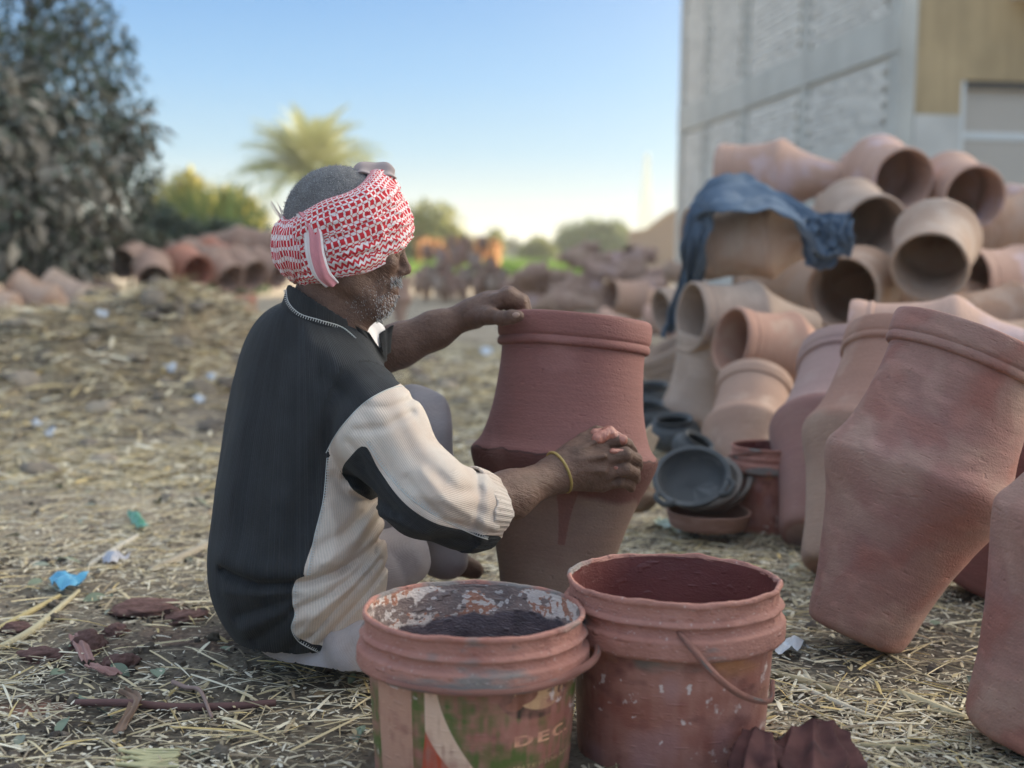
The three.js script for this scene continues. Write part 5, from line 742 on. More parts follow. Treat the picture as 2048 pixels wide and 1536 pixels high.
// ---------- paint buckets ----------
const bucketBump = heightTex(1024, 512, (u, v) => { const a = fbm(u * 20, v * 10, 5, 4, 20, 10), d = vnoise(u * 90, v * 14, 3, 90, 14), f = vnoise(u * 300, v * 150, 6, 300, 150), p = vnoise(u * 70, v * 40, 8, 70, 40); return 0.45 + 0.16 * a + 0.06 * d + 0.05 * f + (p > 0.6 ? (p - 0.6) * 0.7 : 0); });
const slip = (u, v, s) => { const a = fbm(u * 8, v * 5, s, 5, 8, 5), b = fbm(u * 24, v * 8, s + 9, 4, 24, 8), d = vnoise(u * 120, v * 6, s + 2, 120, 6); let c = mixc([0.285, 0.098, 0.072], [0.40, 0.185, 0.145], clamp(0.5 + 0.8 * a + 0.25 * d)); c = mixc(c, [0.17, 0.06, 0.05], clamp(b * 1.5 - 0.2)); return c; };
function bucketTex(seed, label) {
  const W = 2048, H = 1024; let art = null;
  if (label) {
    const cv = document.createElement('canvas'); cv.width = W; cv.height = H; const x = cv.getContext('2d'); const D = W / 360, X = (deg) => W / 2 + deg * D;
    x.fillStyle = '#8a5a4c'; x.fillRect(0, 0, W, H);
    x.fillStyle = '#54612e'; x.fillRect(X(-80), 0, X(80) - X(-80), H);                       // green print
    x.fillStyle = '#b98a75'; x.fillRect(X(-62), 20, D * 28, H); x.fillStyle = '#b3482e'; x.beginPath(); x.moveTo(X(-25), 250); x.quadraticCurveTo(X(-16), 640, X(22), H); x.lineTo(X(-32), H); x.closePath(); x.fill();
    x.fillStyle = '#d9b49c'; x.beginPath(); x.moveTo(X(-26), 0); x.lineTo(X(-19), 0); x.quadraticCurveTo(X(-14), 430, X(26), H); x.lineTo(X(18), H); x.quadraticCurveTo(X(-20), 560, X(-26), 320); x.closePath(); x.fill();
    x.save(); x.beginPath(); x.ellipse(X(36), 20, D * 24, 230, 0, 0, 7); x.fillStyle = '#35281f'; x.fill(); x.clip(); x.beginPath(); x.ellipse(X(40), -10, D * 19, 190, 0, 0, 7); x.fillStyle = '#c49a74'; x.fill(); x.fillStyle = '#7c4a36'; x.beginPath(); x.ellipse(X(28), 60, D * 7, 60, 0.4, 0, 7); x.fill(); x.beginPath(); x.ellipse(X(22), 120, D * 5, 40, 0, 0, 7); x.fill(); x.fillStyle = '#2e231c'; x.font = 'bold 92px sans-serif'; x.fillText('10', X(41), 96); x.font = 'bold 30px sans-serif'; x.fillText('Paints', X(42), 138); x.restore();
    x.fillStyle = '#e0a383'; x.font = 'bold 118px sans-serif'; x.save(); x.translate(X(21), 450); x.scale(1.0, 1); x.fillText('DEC.', 0, 0); x.restore();
    x.fillStyle = '#b99a72'; x.font = '44px sans-serif'; x.fillText('INTERIOR MATT', X(22), 640);
    x.fillStyle = '#33261d'; x.font = '22px sans-serif'; x.fillText('for Decoration', X(14), 300);
    art = x.getImageData(0, 0, W, H).data;
  }
  const lo = (k) => { k /= 255; return k <= 0.04045 ? k / 12.92 : Math.pow((k + 0.055) / 1.055, 2.4); };
  return texture(label ? W : 1024, label ? H : 512, (u, v) => {
    let c = slip(u, v, seed); const a = fbm(u * 14, v * 7, seed + 3, 5, 14, 7), s = vnoise(u * 160, v * 9, seed + 5, 160, 9), sp = fbm(u * 70, v * 13, seed + 13, 4, 70, 13);
    if (art) { const px = Math.floor(u * W), py = Math.floor((1 - v) * H), i = (py * W + px) * 4, g = [lo(art[i]), lo(art[i + 1]), lo(art[i + 2])]; c = mixc(c, g, clamp((g[0] > 0.36 ? 0.95 : 0.58) - 1.25 * a - 0.4 * s - 0.35 * clamp(fbm(u * 40, v * 3, seed + 44, 3, 40, 3)))); }
    else { const o = fbm(u * 10, v * 4, seed + 20, 4, 10, 4); if (v > 0.8) c = mixc(c, o > 0.1 ? [0.16, 0.14, 0.12] : [0.42, 0.17, 0.06], clamp((Math.abs(o) - 0.1) * 4) * smooth(0.8, 0.95, v) * 0.7); const wv = vnoise(u * 22, v * 5, seed + 40, 22, 5); c = mixc(c, [0.36, 0.19, 0.185], clamp(wv - 0.2) * 0.9); }
    const pa = fbm(u * 5, v * 3, seed + 60, 2, 5, 3); if (sp > 0.46 - 0.3 * clamp(pa) && pa > 0.12) c = mixc(c, [0.68, 0.56, 0.52], clamp((sp - 0.3) * 4) * 0.85);
    return c;
  });
}
const bucketIn1 = texture(2048, 512, (u, v) => { const a = fbm(u * 16, v * 7, 3, 6, 16, 7), b = fbm(u * 40, v * 16, 8, 4, 40, 16), c0 = fbm(u * 90, v * 34, 12, 3, 90, 34), line = 0.79 + 0.11 * fbm(u * 9, 2, 5, 4, 9); let c = mixc([0.17, 0.125, 0.115], [0.27, 0.19, 0.165], clamp(0.5 + 0.9 * b)); if (a > -0.06) c = mixc(c, c0 + b > 0.16 ? [0.42, 0.19, 0.12] : [0.66, 0.55, 0.49], clamp((a + 0.06) * 20)); if (c0 > 0.42) c = mixc(c, [0.7, 0.62, 0.58], 0.7); const wet = mixc([0.06, 0.044, 0.052], [0.12, 0.09, 0.10], clamp(0.5 + b)); return mixc(wet, c, smooth(line - 0.012, line + 0.012, v + 0.02 * b)); });
const bucketIn2 = texture(1024, 512, (u, v) => { const a = fbm(u * 8, v * 5, 13, 5, 8, 5), s = vnoise(u * 150, v * 70, 4, 150, 70), w = clamp(1 - Math.hypot((u - 0.30) / 0.035, (v - 0.72) / 0.28)); let c = mixc([0.115, 0.028, 0.026], [0.165, 0.045, 0.04], clamp(0.5 + a)); if (s > 0.5 && w > 0.05) c = mixc(c, [0.6, 0.42, 0.36], clamp((s - 0.4) * 3 * w * 3)); return c; });
function bucket(label, [px, py, d], rpx, hgt, bodyMap, inMap, seed, { handle, rough = 0.5, spin = 0, tiltz = 0, tiltx = 0, fill = 0.25, crust = 0 } = {}) {
  const r = R(rpx, d), c = P(px, py, d), H = hgt * U; c.y -= H;
  const g = thing('paint_bucket', label, 'bucket', c); g.rotation.set(tiltx, 0, tiltz);
  const facing = Math.atan2(c.x, -c.z);                        // the printed side turned to where the photographer stood
  const wob = (x, y, z, k) => k * vnoise(x * 3 / r + seed, y * 8, z * 3 / r + seed);
  const prof = (pts, segs, m, name, k, uvMap, par, map2) => { const ps = smoothPts(pts, 1), pos = [], uv = [], idx = []; for (let j = 0; j < ps.length; j++) for (let i = 0; i <= segs; i++) { const a = i / segs * Math.PI * 2 + Math.PI / 2 + Math.PI - facing * 1 + spin, X = Math.sin(a - Math.PI / 2), Z = Math.cos(a - Math.PI / 2); const rr = ps[j][0] * r * (1 + wob(X * r, 0, Z * r, 0.008) + k * fbm(i / segs * 40, j * 0.7, seed, 3, 40)), y = ps[j][1] * H + (k ? k * r * 1.6 * fbm(i / segs * 26, 3, seed + 4, 4, 26) * smooth(0.93, 1, ps[j][1]) : 0); pos.push(X * rr, y, Z * rr); uv.push(i / segs, uvMap ? (ps[j][1] - uvMap[0]) / (uvMap[1] - uvMap[0]) : ps[j][1]); } for (let j = 0; j < ps.length - 1; j++) for (let i = 0; i < segs; i++) { const a = j * (segs + 1) + i, b = a + segs + 1; idx.push(a, a + 1, b, b, a + 1, b + 1); } return mesh(name, geom(pos, idx, uv), m, par || g); };
  const bm = mat([1, 1, 1], { map: bodyMap, bumpMap: bucketBump, bumpScale: 0.0022, roughness: rough }), im = mat([1, 1, 1], { map: inMap, bumpMap: bucketBump, bumpScale: 0.007, roughness: 0.5 });
  im.bumpScale = seed === 21 ? 0.0025 : 0.006; im.roughness = 0.42; const rimTex = slipRim(seed), rm = mat([1, 1, 1], { map: rimTex, bumpMap: bucketBump, bumpScale: 0.0065, roughness: 0.8 });
  prof([[0, 0.0], [0.84, 0.0], [0.865, 0.02], [0.90, 0.35], [0.935, 0.70]], 120, bm, 'body', 0, [0, 0.70]);
  const rim = prof([[0.935, 0.695], [1.0, 0.70], [1.035, 0.712], [1.042, 0.73], [1.042, 0.80], [1.03, 0.815], [0.985, 0.822], [0.985, 0.862], [1.012, 0.872], [1.018, 0.885], [0.99, 0.90], [0.972, 0.905], [0.972, 0.965], [0.99, 0.972], [1.0, 0.985], [0.994, 0.998], [0.975, 1.004], [0.955, 0.998], [0.948, 0.98]], 150, rm, 'rim', crust);
  prof([[0.948, 0.985], [0.94, 0.9], [0.90, 0.55], [0.87, fill + 0.02], [0.84, fill], [0.4, fill - 0.01], [0, fill]], 120, im, 'inside', 0);
  if (handle) handle(g, r, H, rm);
  return g;
}
function slipRim(seed) { return texture(512, 256, (u, v) => { let c = slip(u * 1, v, seed + 70); c = mixc(c, [0.40, 0.185, 0.14], 0.5 + 0.4 * fbm(u * 14, v * 5, seed + 90, 3, 14, 5)); const t = fbm(u * 9, v * 8, seed + 5, 4, 9, 8); if (t > 0.22) c = mixc(c, [0.17, 0.19, 0.18], clamp((t - 0.22) * 5) * 0.75); const w = vnoise(u * 300, v * 120, seed, 300, 120); if (w > 0.86) c = mixc(c, [0.6, 0.5, 0.47], 0.6); return c; }); }
bucket('front bucket with remains of a green printed label reading DEC and flaking paint inside', [948, 1215, 1.97], 224, 0.262, bucketTex(3, true), bucketIn1, 3, { fill: 0.42, crust: 0.012, handle: (g, r, H, m) => {
  const pts = []; for (let i = 0; i <= 26; i++) { const a = mixn(-0.25, 2.3, i / 26), y = (0.80 - 0.07 * smooth(0, 14, i)) * H, rr = r * (1.045 + 0.07 * Math.sin(Math.PI * Math.min(1, i / 9))); pts.push(V(Math.cos(a) * rr, y, Math.sin(a) * rr)); }
  mesh('handle', taperTube(pts, [0.004, 0.0055, 0.0055, 0.004], 8, 60), m, g); } });
bucket('bucket of dark red slip with a wire handle hanging, right of the labelled bucket', [1347, 1153, 2.08], 214, 0.288, bucketTex(21, false), bucketIn2, 21, { fill: 0.34, rough: 0.42, crust: 0.016, handle: (g, r, H, m) => {
  const q = [[1356, 1264, 1.925], [1384, 1296, 1.90], [1430, 1350, 1.89], [1476, 1386, 1.905], [1520, 1402, 1.94], [1542, 1398, 1.975], [1545, 1362, 2.01]].map(([x, y, d]) => P(x, y, d).sub(g.position)); mesh('handle', taperTube(q, [0.0036, 0.005, 0.0046, 0.004, 0.0036], 8, 60), m, g);
  const hole = new THREE.TorusGeometry(0.0075, 0.003, 8, 18), o = mesh('handle_eye', hole, m, g); o.position.copy(P(1355, 1262, 1.932).sub(g.position)); } });
bucket('small maroon bucket with wire handle in the shade between bowls and mauve pot', [1540, 890, 3.72], 78, 0.235, bucketTex(33, false), bucketIn2, 33, { handle: (g, r, H, m) => { const q = []; for (let i = 0; i <= 14; i++) { const a = Math.PI * i / 14; q.push(V(-Math.cos(a) * r * 1.04, H * 0.86 + 0.0 + Math.sin(a) * 0.025, Math.sin(a) * r * 0.95)); } mesh('handle', taperTube(q, [0.003, 0.0035, 0.003], 6, 30), m, g); } });

// ---------- wet clay in the hand ----------
{
  const f = chain([[[1196, 876, 2.53], 12, [1220, 866, 2.545], 12], [[1220, 866, 2.545], 12, [1244, 880, 2.545], 10], [[1190, 868, 2.555], 9, [1214, 860, 2.56], 8], [[1224, 903, 2.522], 5, [1252, 902, 2.53], 4.5], [[1232, 936, 2.526], 4.5, [1256, 938, 2.545], 4.5], [[1262, 916, 2.555], 6, [1270, 930, 2.575], 6]], 0.008), g0 = P(1215, 870, 2.55);
  const g = surfaceNet((x, y, z) => f(x, y, z) - 0.004 * fbm(x * 70, y * 70, z * 70, 3), g0.clone().addScalar(-0.07), g0.clone().addScalar(0.07), 0.0022);
  tag(mesh('clay_lump', addUV(g, (x, y, z) => [x * 9, y * 9]), mat([0.42, 0.17, 0.125], { roughness: 0.35, bumpMap: bucketBump, bumpScale: 0.003 })), 'lump of wet red clay pressed under the right hand of the man against the pot', 'clay');
}
// ---------- blue cloth on the pile ----------
{
  const blueMap = texture(512, 512, (u, v) => { const a = fbm(u * 5, v * 5, 3, 5, 5, 5), n = vnoise(u * 200, v * 200, 2, 200, 200); const c = mixc([0.085, 0.125, 0.185], [0.13, 0.175, 0.235], clamp(0.5 + a)); return c.map((x) => x * (1 + 0.08 * n)); });
  const bm = mat([1, 1, 1], { map: blueMap, roughness: 0.95 }), t = thing('blue_cloth', 'faded blue cloth draped over the left end of the pot pile and hanging down', 'cloth', V(0, 0, 0));
  const rip = (k, a) => (u, v) => a * (1 - Math.abs(Math.sin(v * k + 1.5 * vnoise(u * 4, v * 3, 3)))) + 0.8 * a * fbm(u * 6, v * 6, 2, 3);
  mesh('drape', sheet([P(1398, 405, 5.15), P(1440, 368, 5.1), P(1490, 366, 5.15), P(1540, 380, 5.1), P(1600, 408, 4.98), P(1650, 432, 4.95), P(1696, 430, 4.92)], [P(1404, 448, 4.92), P(1442, 420, 4.80), P(1500, 428, 4.80), P(1562, 434, 4.80), P(1606, 484, 4.80), P(1640, 524, 4.82), P(1676, 506, 4.86)], 60, 24, rip(9, 0.028), 0.006), bm, t);
  mesh('hanging_end', sheet([P(1400, 405, 5.0), P(1378, 470, 5.0), P(1362, 540, 5.1), P(1340, 610, 5.2), P(1318, 668, 5.3)], [P(1432, 424, 4.86), P(1420, 480, 4.92), P(1406, 560, 5.1), P(1388, 610, 5.25), P(1366, 650, 5.3)], 50, 24, rip(8, 0.03), 0.006), bm, t);
  mesh('hanging_end', sheet([P(1596, 440, 4.9), P(1602, 480, 4.88), P(1606, 530, 4.9)], [P(1690, 440, 4.92), P(1692, 470, 4.9), P(1640, 536, 4.94)], 30, 24, rip(9, 0.035), 0.006), bm, t);
  mesh('bunch', sheet([P(1640, 450, 4.86), P(1650, 480, 4.84), P(1648, 512, 4.86)], [P(1698, 432, 4.9), P(1702, 462, 4.86), P(1690, 506, 4.9)], 30, 24, rip(10, 0.035), 0.006), bm, t);
}
// ---------- rags ----------
function rag(name, label, c, px, py, d, w, hgt, dep, m, seed, cat = 'rag') {
  const N = 90, pos = [], uv = [], idx = [], o = P(px, py, d); o.y = 0;
  for (let j = 0; j <= N; j++) for (let i = 0; i <= N; i++) { const u = i / N * 2 - 1, v = j / N * 2 - 1, e = Math.max(0, 1 - Math.hypot(u, v) ** 3), w1 = fbm(u * 2.2 + seed, v * 2.2, seed, 2), rd0 = vnoise(u * 2.6 + w1 * 1.3 + seed, v * 2.0 + w1, seed + 2), rd = 1 - Math.sqrt(rd0 * rd0 + 0.07), rd2 = 1 - Math.abs(vnoise(u * 6 + w1 * 2, v * 5 + 3, seed + 6)); const h = hgt * e * (0.25 + 0.75 * rd * rd + 0.28 * rd2 * rd2) + 0.004; const x = u * w * (1 + 0.18 * w1), z = v * dep * (1 + 0.18 * vnoise(u * 2, v * 2, seed + 8)) ; pos.push(x + 0.35 * h * w1, Math.max(h, 0.004) + gh(o.x + x, o.z + z), z); uv.push(i / N * 3, j / N * 3); }
  for (let j = 0; j < N; j++) for (let i = 0; i < N; i++) { const u = (i + 0.5) / N * 2 - 1, v = (j + 0.5) / N * 2 - 1; if (Math.hypot(u, v) > 0.9 + 0.1 * vnoise(u * 4 + seed, v * 4, 3)) continue; const a = j * (N + 1) + i, b = a + N + 1; idx.push(a, b, a + 1, b, b + 1, a + 1); }
  const t = mesh(name, geom(pos, idx, uv), m); t.position.copy(o); return tag(t, label, cat);
}
const ragTex = texture(512, 512, (u, v) => { const a = fbm(u * 5, v * 5, 33, 5, 5, 5); const c = mixc([0.105, 0.04, 0.036], [0.20, 0.085, 0.07], clamp(0.45 + a)); return c.map((x) => x * (1 + 0.1 * vnoise(u * 200, v * 200, 3, 200, 200))); });
{ const m = mat([0.62, 0.55, 0.58], { map: ragTex, roughness: 0.95 }), f = (k, a, s) => (u, v) => a * (1 - Math.abs(Math.sin(u * k + 2 * vnoise(u * 3 + s, v * 2, s)))) * (0.35 + v) + 0.5 * a * fbm(u * 5 + s, v * 4, s, 3);
  const g = mergeGeometries([
    sheet([P(1478, 1480, 1.97), P(1500, 1462, 1.95), P(1532, 1466, 1.94), P(1560, 1496, 1.95), P(1572, 1540, 1.95)], [P(1462, 1590, 1.90), P(1492, 1600, 1.85), P(1530, 1610, 1.83), P(1566, 1610, 1.85), P(1600, 1600, 1.88)], 50, 26, f(15, 0.018, 1), 0.003),
    sheet([P(1548, 1500, 1.99), P(1574, 1464, 1.99), P(1622, 1446, 2.0), P(1668, 1454, 2.01), P(1704, 1486, 2.02), P(1726, 1545, 2.02)], [P(1556, 1610, 1.87), P(1590, 1612, 1.85), P(1630, 1612, 1.84), P(1680, 1606, 1.86), P(1722, 1596, 1.88), P(1752, 1584, 1.92)], 60, 26, f(17, 0.02, 4), 0.003),
    sheet([P(1500, 1462, 1.97), P(1560, 1480, 1.99), P(1622, 1446, 2.0), P(1680, 1462, 2.01), P(1726, 1545, 2.02)], [P(1500, 1500, 2.06), P(1560, 1510, 2.1), P(1622, 1500, 2.12), P(1680, 1500, 2.12), P(1730, 1520, 2.1)], 40, 12, f(14, 0.014, 6), 0.003)]);
  tag(mesh('rag', g, m), 'crumpled maroon rag lying against the foot of the wire handled bucket', 'rag'); }
rag('rag', 'brown red rag on the straw between the knees of the man and his pot', null, 930, 1150, 2.72, 0.115, 0.085, 0.10, mat([1.1, 1, 1], { map: ragTex, roughness: 0.95 }), 9);

// ---------- straw, chaff, clods ----------
const avoid = [[P(1112, 1243, 2.75), 0.11], [P(948, 1300, 1.97), 0.15], [P(1347, 1300, 2.08), 0.16]].map(([p, r]) => [p.x, p.z, r]);
function strawGeo(seed, bend, tw) { const pos = [], idx = [], n = 6; for (let i = 0; i <= n; i++) { const t = i / n, x = t - 0.5, y = bend * (0.25 - x * x) * 0.5, a = tw * (t - 0.5), w = 0.5 * (1 - 0.35 * Math.abs(2 * t - 1) ** 3); for (const [dz, dy] of [[-w, 0], [0, 0.35], [w, 0]]) pos.push(x, y + (dz * Math.sin(a) + dy * Math.cos(a)) * 0.03, (dz * Math.cos(a) - dy * Math.sin(a)) * 0.03); } for (let i = 0; i < n; i++) for (let k = 0; k < 2; k++) { const a = i * 3 + k, b = a + 3; idx.push(a, a + 1, b, b, a + 1, b + 1); } return geom(pos, idx); }
function scatter(name, label, cat, geos, n, seed, place, colors, m) {
  const r = rng(seed), per = geos.map(() => []);
  for (let i = 0; i < n; i++) { const o = place(r); if (!o) continue; if (avoid.some(([x, z, q]) => (o.position.x - x) ** 2 + (o.position.z - z) ** 2 < q * q)) continue; o.updateMatrix(); const c = colors[Math.floor(r() * colors.length)], k = 0.7 + 0.55 * r(); per[Math.floor(r() * geos.length)].push([o.matrix.clone(), lin(c[0] * k, c[1] * k, c[2] * k)]); }
  geos.forEach((g, gi) => { const L = per[gi], im = new THREE.InstancedMesh(g, m, L.length); L.forEach(([mt, c], i) => { im.setMatrixAt(i, mt); im.setColorAt(i, c); }); im.castShadow = im.receiveShadow = true; im.name = numbered(name); im.frustumCulled = false; scene.add(im); tag(im, label[gi] || label[0], cat); im.userData.kind = 'stuff'; });
}
const STR = [[0.60, 0.49, 0.29], [0.52, 0.42, 0.25], [0.44, 0.35, 0.20], [0.66, 0.57, 0.39], [0.34, 0.26, 0.155], [0.27, 0.21, 0.14], [0.54, 0.40, 0.17], [0.68, 0.61, 0.46]];
const strawM = mat([1, 1, 1], { roughness: 0.75 });
const lay = (r, zr, wr, len, wid, tilt) => { const z = zr(r), x = (r() * 2 - 1) * wr(z); const o = new THREE.Object3D(), dn = fbm(x * 1.7 + 4, z * 1.7, 6, 3); if (r() > 0.8 + 0.9 * dn + 1.2 * mound(x, z)) return null; if (z < -9.5 && mound(x, z) < 0.05 && r() < 0.75) return null; const L = len(r); o.position.set(x, gh(x, z) + 0.006 + 0.009 * r() * r() + 0.02 * r() * mound(x, z) * 4, z); o.rotation.set((r() - 0.5) * tilt, r() * 6.283, (r() - 0.5) * tilt * 0.6, 'YXZ'); o.scale.set(L, L * 0.7 + 0.03, wid(r) / 0.03); return o; };
const nearZ = (r) => -(1.35 + 3.3 * Math.pow(r(), 1.45)), midZ = (r) => -(3.8 + 6.6 * r()), wide = (z) => 0.55 + Math.abs(z) * 0.47;
scatter('straw', ['pale straw stalks strewn over the near ground', 'bent straw stalks strewn over the near ground', 'twisted straw leaves strewn over the near ground'], 'straw', [strawGeo(1, 0.03, 0.2), strawGeo(2, 0.12, 0.9), strawGeo(3, 0.28, 2.0)], 30000, 101, (r) => lay(r, nearZ, wide, (q) => 0.02 + 0.13 * q() ** 2.6, (q) => 0.0018 + 0.006 * q() ** 2.5, 0.35), STR, strawM);
scatter('chaff', ['fine chaff and chopped straw covering the near soil', 'short chaff flakes covering the near soil'], 'chaff', [strawGeo(4, 0.03, 0.3), strawGeo(5, 0.15, 1.0)], 120000, 102, (r) => lay(r, nearZ, wide, (q) => 0.007 + 0.03 * q() ** 2.2, (q) => 0.0016 + 0.0042 * q() ** 2, 0.4), [[0.66, 0.58, 0.43], [0.56, 0.47, 0.32], [0.60, 0.53, 0.40], [0.48, 0.39, 0.25], [0.36, 0.29, 0.19], [0.24, 0.19, 0.13], [0.70, 0.64, 0.52]], strawM);
scatter('straw', ['straw covering the mound and the middle of the yard', 'bent straw covering the mound and the middle of the yard'], 'straw', [strawGeo(6, 0.1, 0.4), strawGeo(7, 0.35, 1.4)], 60000, 103, (r) => lay(r, midZ, wide, (q) => 0.03 + 0.17 * q() ** 2, (q) => 0.003 + 0.013 * q() ** 2, 0.9), STR, strawM);
{ const cg = [1, 2].map((s) => { const g = new THREE.IcosahedronGeometry(1, 2), p = g.attributes.position; for (let i = 0; i < p.count; i++) { const v = V(p.getX(i), p.getY(i), p.getZ(i)), k = 1 + 0.6 * fbm(v.x * 1.5 + s * 9, v.y * 1.5, v.z * 1.5, 3) + 0.1 * vnoise(v.x * 5, v.y * 5, v.z * 5); p.setXYZ(i, v.x * k, v.y * k * 0.65, v.z * k); } g.computeVertexNormals(); return mergeVertices(g); });
  scatter('soil_crumbs', ['small dark crumbs of soil lying between the straw', 'rounded dark crumbs of soil lying between the straw'], 'soil', cg, 5200, 104, (r) => { const z = nearZ(r), x = (r() * 2 - 1) * wide(z), o = new THREE.Object3D(), s = 0.0025 + 0.013 * r() ** 6; o.position.set(x, gh(x, z) + s * 0.2, z); o.rotation.set(r() * 3, r() * 6, r() * 3); o.scale.setScalar(s); return o; }, [[0.10, 0.08, 0.06], [0.14, 0.11, 0.085], [0.18, 0.145, 0.11], [0.07, 0.055, 0.045]], mat([1, 1, 1], { roughness: 1 })); }
scatter('soil_clods', ['grey brown clods lying over the straw mound and yard'], 'soil', [(() => { const g = new THREE.IcosahedronGeometry(1, 3), p = g.attributes.position; for (let i = 0; i < p.count; i++) { const v = V(p.getX(i), p.getY(i), p.getZ(i)), k = 1 + 0.6 * fbm(v.x * 1.7, v.y * 1.7, v.z * 1.7 + 3, 4); p.setXYZ(i, v.x * k, v.y * k * 0.6, v.z * k); } const q = mergeVertices(g); q.computeVertexNormals(); return q; })()], 1500, 106, (r) => { const z = -(3.6 + 4.6 * r()), x = (r() * 2 - 1) * wide(z), mm = mound(x, z); if (mm < 0.05 && r() < 0.6) return null; const o = new THREE.Object3D(), s = 0.012 + 0.05 * r() ** 3; o.position.set(x, gh(x, z) + s * 0.15, z); o.rotation.set(r() * 0.6, r() * 6, r() * 0.6); o.scale.setScalar(s); return o; }, [[0.16, 0.13, 0.10], [0.21, 0.17, 0.13], [0.27, 0.22, 0.165], [0.12, 0.095, 0.075]], mat([1, 1, 1], { roughness: 1 }));
// dry leaves
{ const lg = (() => { const pos = [], idx = []; const n = 8; for (let i = 0; i <= n; i++) { const t = i / n, w = 0.22 * Math.sin(Math.PI * Math.min(1, t * 0.97 + 0.03)) ** 0.8, y = 0.10 * Math.sin(t * 3); pos.push(t - 0.5, y + 0.05, -w, t - 0.5, y, 0, t - 0.5, y + 0.07, w); } for (let i = 0; i < n; i++) for (let k = 0; k < 2; k++) { const a = i * 3 + k, b = a + 3; idx.push(a, a + 1, b, b, a + 1, b + 1); } return geom(pos, idx); })();
  scatter('dry_leaves', ['small dull green and brown leaves scattered among the straw'], 'leaves', [lg], 420, 105, (r) => { const z = nearZ(r), x = (r() * 2 - 1) * wide(z), o = new THREE.Object3D(), s = 0.02 + 0.035 * r(); o.position.set(x, gh(x, z) + 0.006, z); o.rotation.set((r() - 0.5) * 1.2, r() * 6.28, (r() - 0.5) * 0.9, 'YXZ'); o.scale.set(s, s, s); return o; }, [[0.20, 0.24, 0.16], [0.26, 0.28, 0.21], [0.24, 0.17, 0.10], [0.16, 0.20, 0.14]], mat([1, 1, 1], { roughness: 0.8 })); }
// single long pieces that stand out
function stalk(name, label, pts, rad, c, cat = 'straw stalk', flat = false) { const q = pts.map(([x, y, l = 0.008]) => ground(x, y, l)); let g = taperTube(q, rad, 7, 28); tag(mesh(name, g, mat(c, { roughness: 0.8, bumpMap: bucketBump, bumpScale: 0.001 })), label, cat); }
stalk('stick', 'dark reddish brown stick lying flat at the lower left', [[152, 1418, 0.010], [260, 1424, 0.012], [330, 1430, 0.012], [450, 1430, 0.012], [552, 1424, 0.014]], [0.0055, 0.0065, 0.006, 0.0065, 0.0055], [0.135, 0.065, 0.058], 'stick');
stalk('twig', 'thin pinkish twig crossing over the dark stick', [[346, 1380, 0.012], [372, 1398, 0.018], [398, 1412, 0.026], [424, 1450, 0.01]], [0.0042, 0.0035, 0.003, 0.0025], [0.30, 0.20, 0.17], 'twig');
stalk('straw_stalk', 'long pale straw blade at the left edge pointing up to the blue scrap', [[-10, 1312], [60, 1274], [110, 1232], [158, 1190]], [0.007, 0.008, 0.006, 0.004], [0.50, 0.43, 0.27]);
stalk('straw_stalk', 'yellowish straw blade left of the long pale blade', [[-10, 1270], [50, 1238], [120, 1200]], [0.005, 0.006, 0.004], [0.46, 0.37, 0.18]);
stalk('straw_stalk', 'split pale stalk leading up to the green scrap', [[178, 1140], [225, 1110], [276, 1078]], [0.006, 0.008, 0.006], [0.48, 0.43, 0.35]);
stalk('straw_stalk', 'thick greyish stalk lying behind the back of the man', [[300, 1150], [360, 1125], [424, 1094]], [0.008, 0.012, 0.01], [0.36, 0.30, 0.22]);
stalk('straw_stalk', 'thick tan stalk to the right of the front of the wire handled bucket', [[1542, 1352], [1600, 1372], [1674, 1392]], [0.005, 0.0075, 0.006], [0.40, 0.33, 0.20]);
stalk('straw_stalk', 'pale flat straw blade in the lower right, running down right', [[1600, 1386], [1680, 1420], [1748, 1446]], [0.005, 0.006, 0.003], [0.56, 0.51, 0.40]);
stalk('straw_stalk', 'thick pale stalk in the lower right pointing at the pink pot at the edge', [[1800, 1396], [1880, 1430], [1930, 1450]], [0.006, 0.0085, 0.007], [0.52, 0.45, 0.29]);
stalk('straw_stalk', 'long horizontal straw at the lower right below the leaning pot', [[1720, 1502], [1840, 1508], [1930, 1490]], [0.004, 0.0055, 0.004], [0.46, 0.37, 0.21]);
{ const r = rng(44); for (let i = 0; i < 9; i++) { const y = 1516 + i * 4; stalk('straw_stalk', 'straw of the pale bundle lying at the bottom edge left of the labelled bucket', [[230 + r() * 30, y + 4 * r(), 0.008 + 0.004 * (i % 3)], [300, y + 2 * r(), 0.01], [352 + r() * 10, y - 3 + 4 * r(), 0.01]], [0.0028, 0.003, 0.0022], [0.55, 0.50, 0.28]); scene.children[scene.children.length - 1].userData.group = 'straws of the pale bundle at the bottom edge'; } }
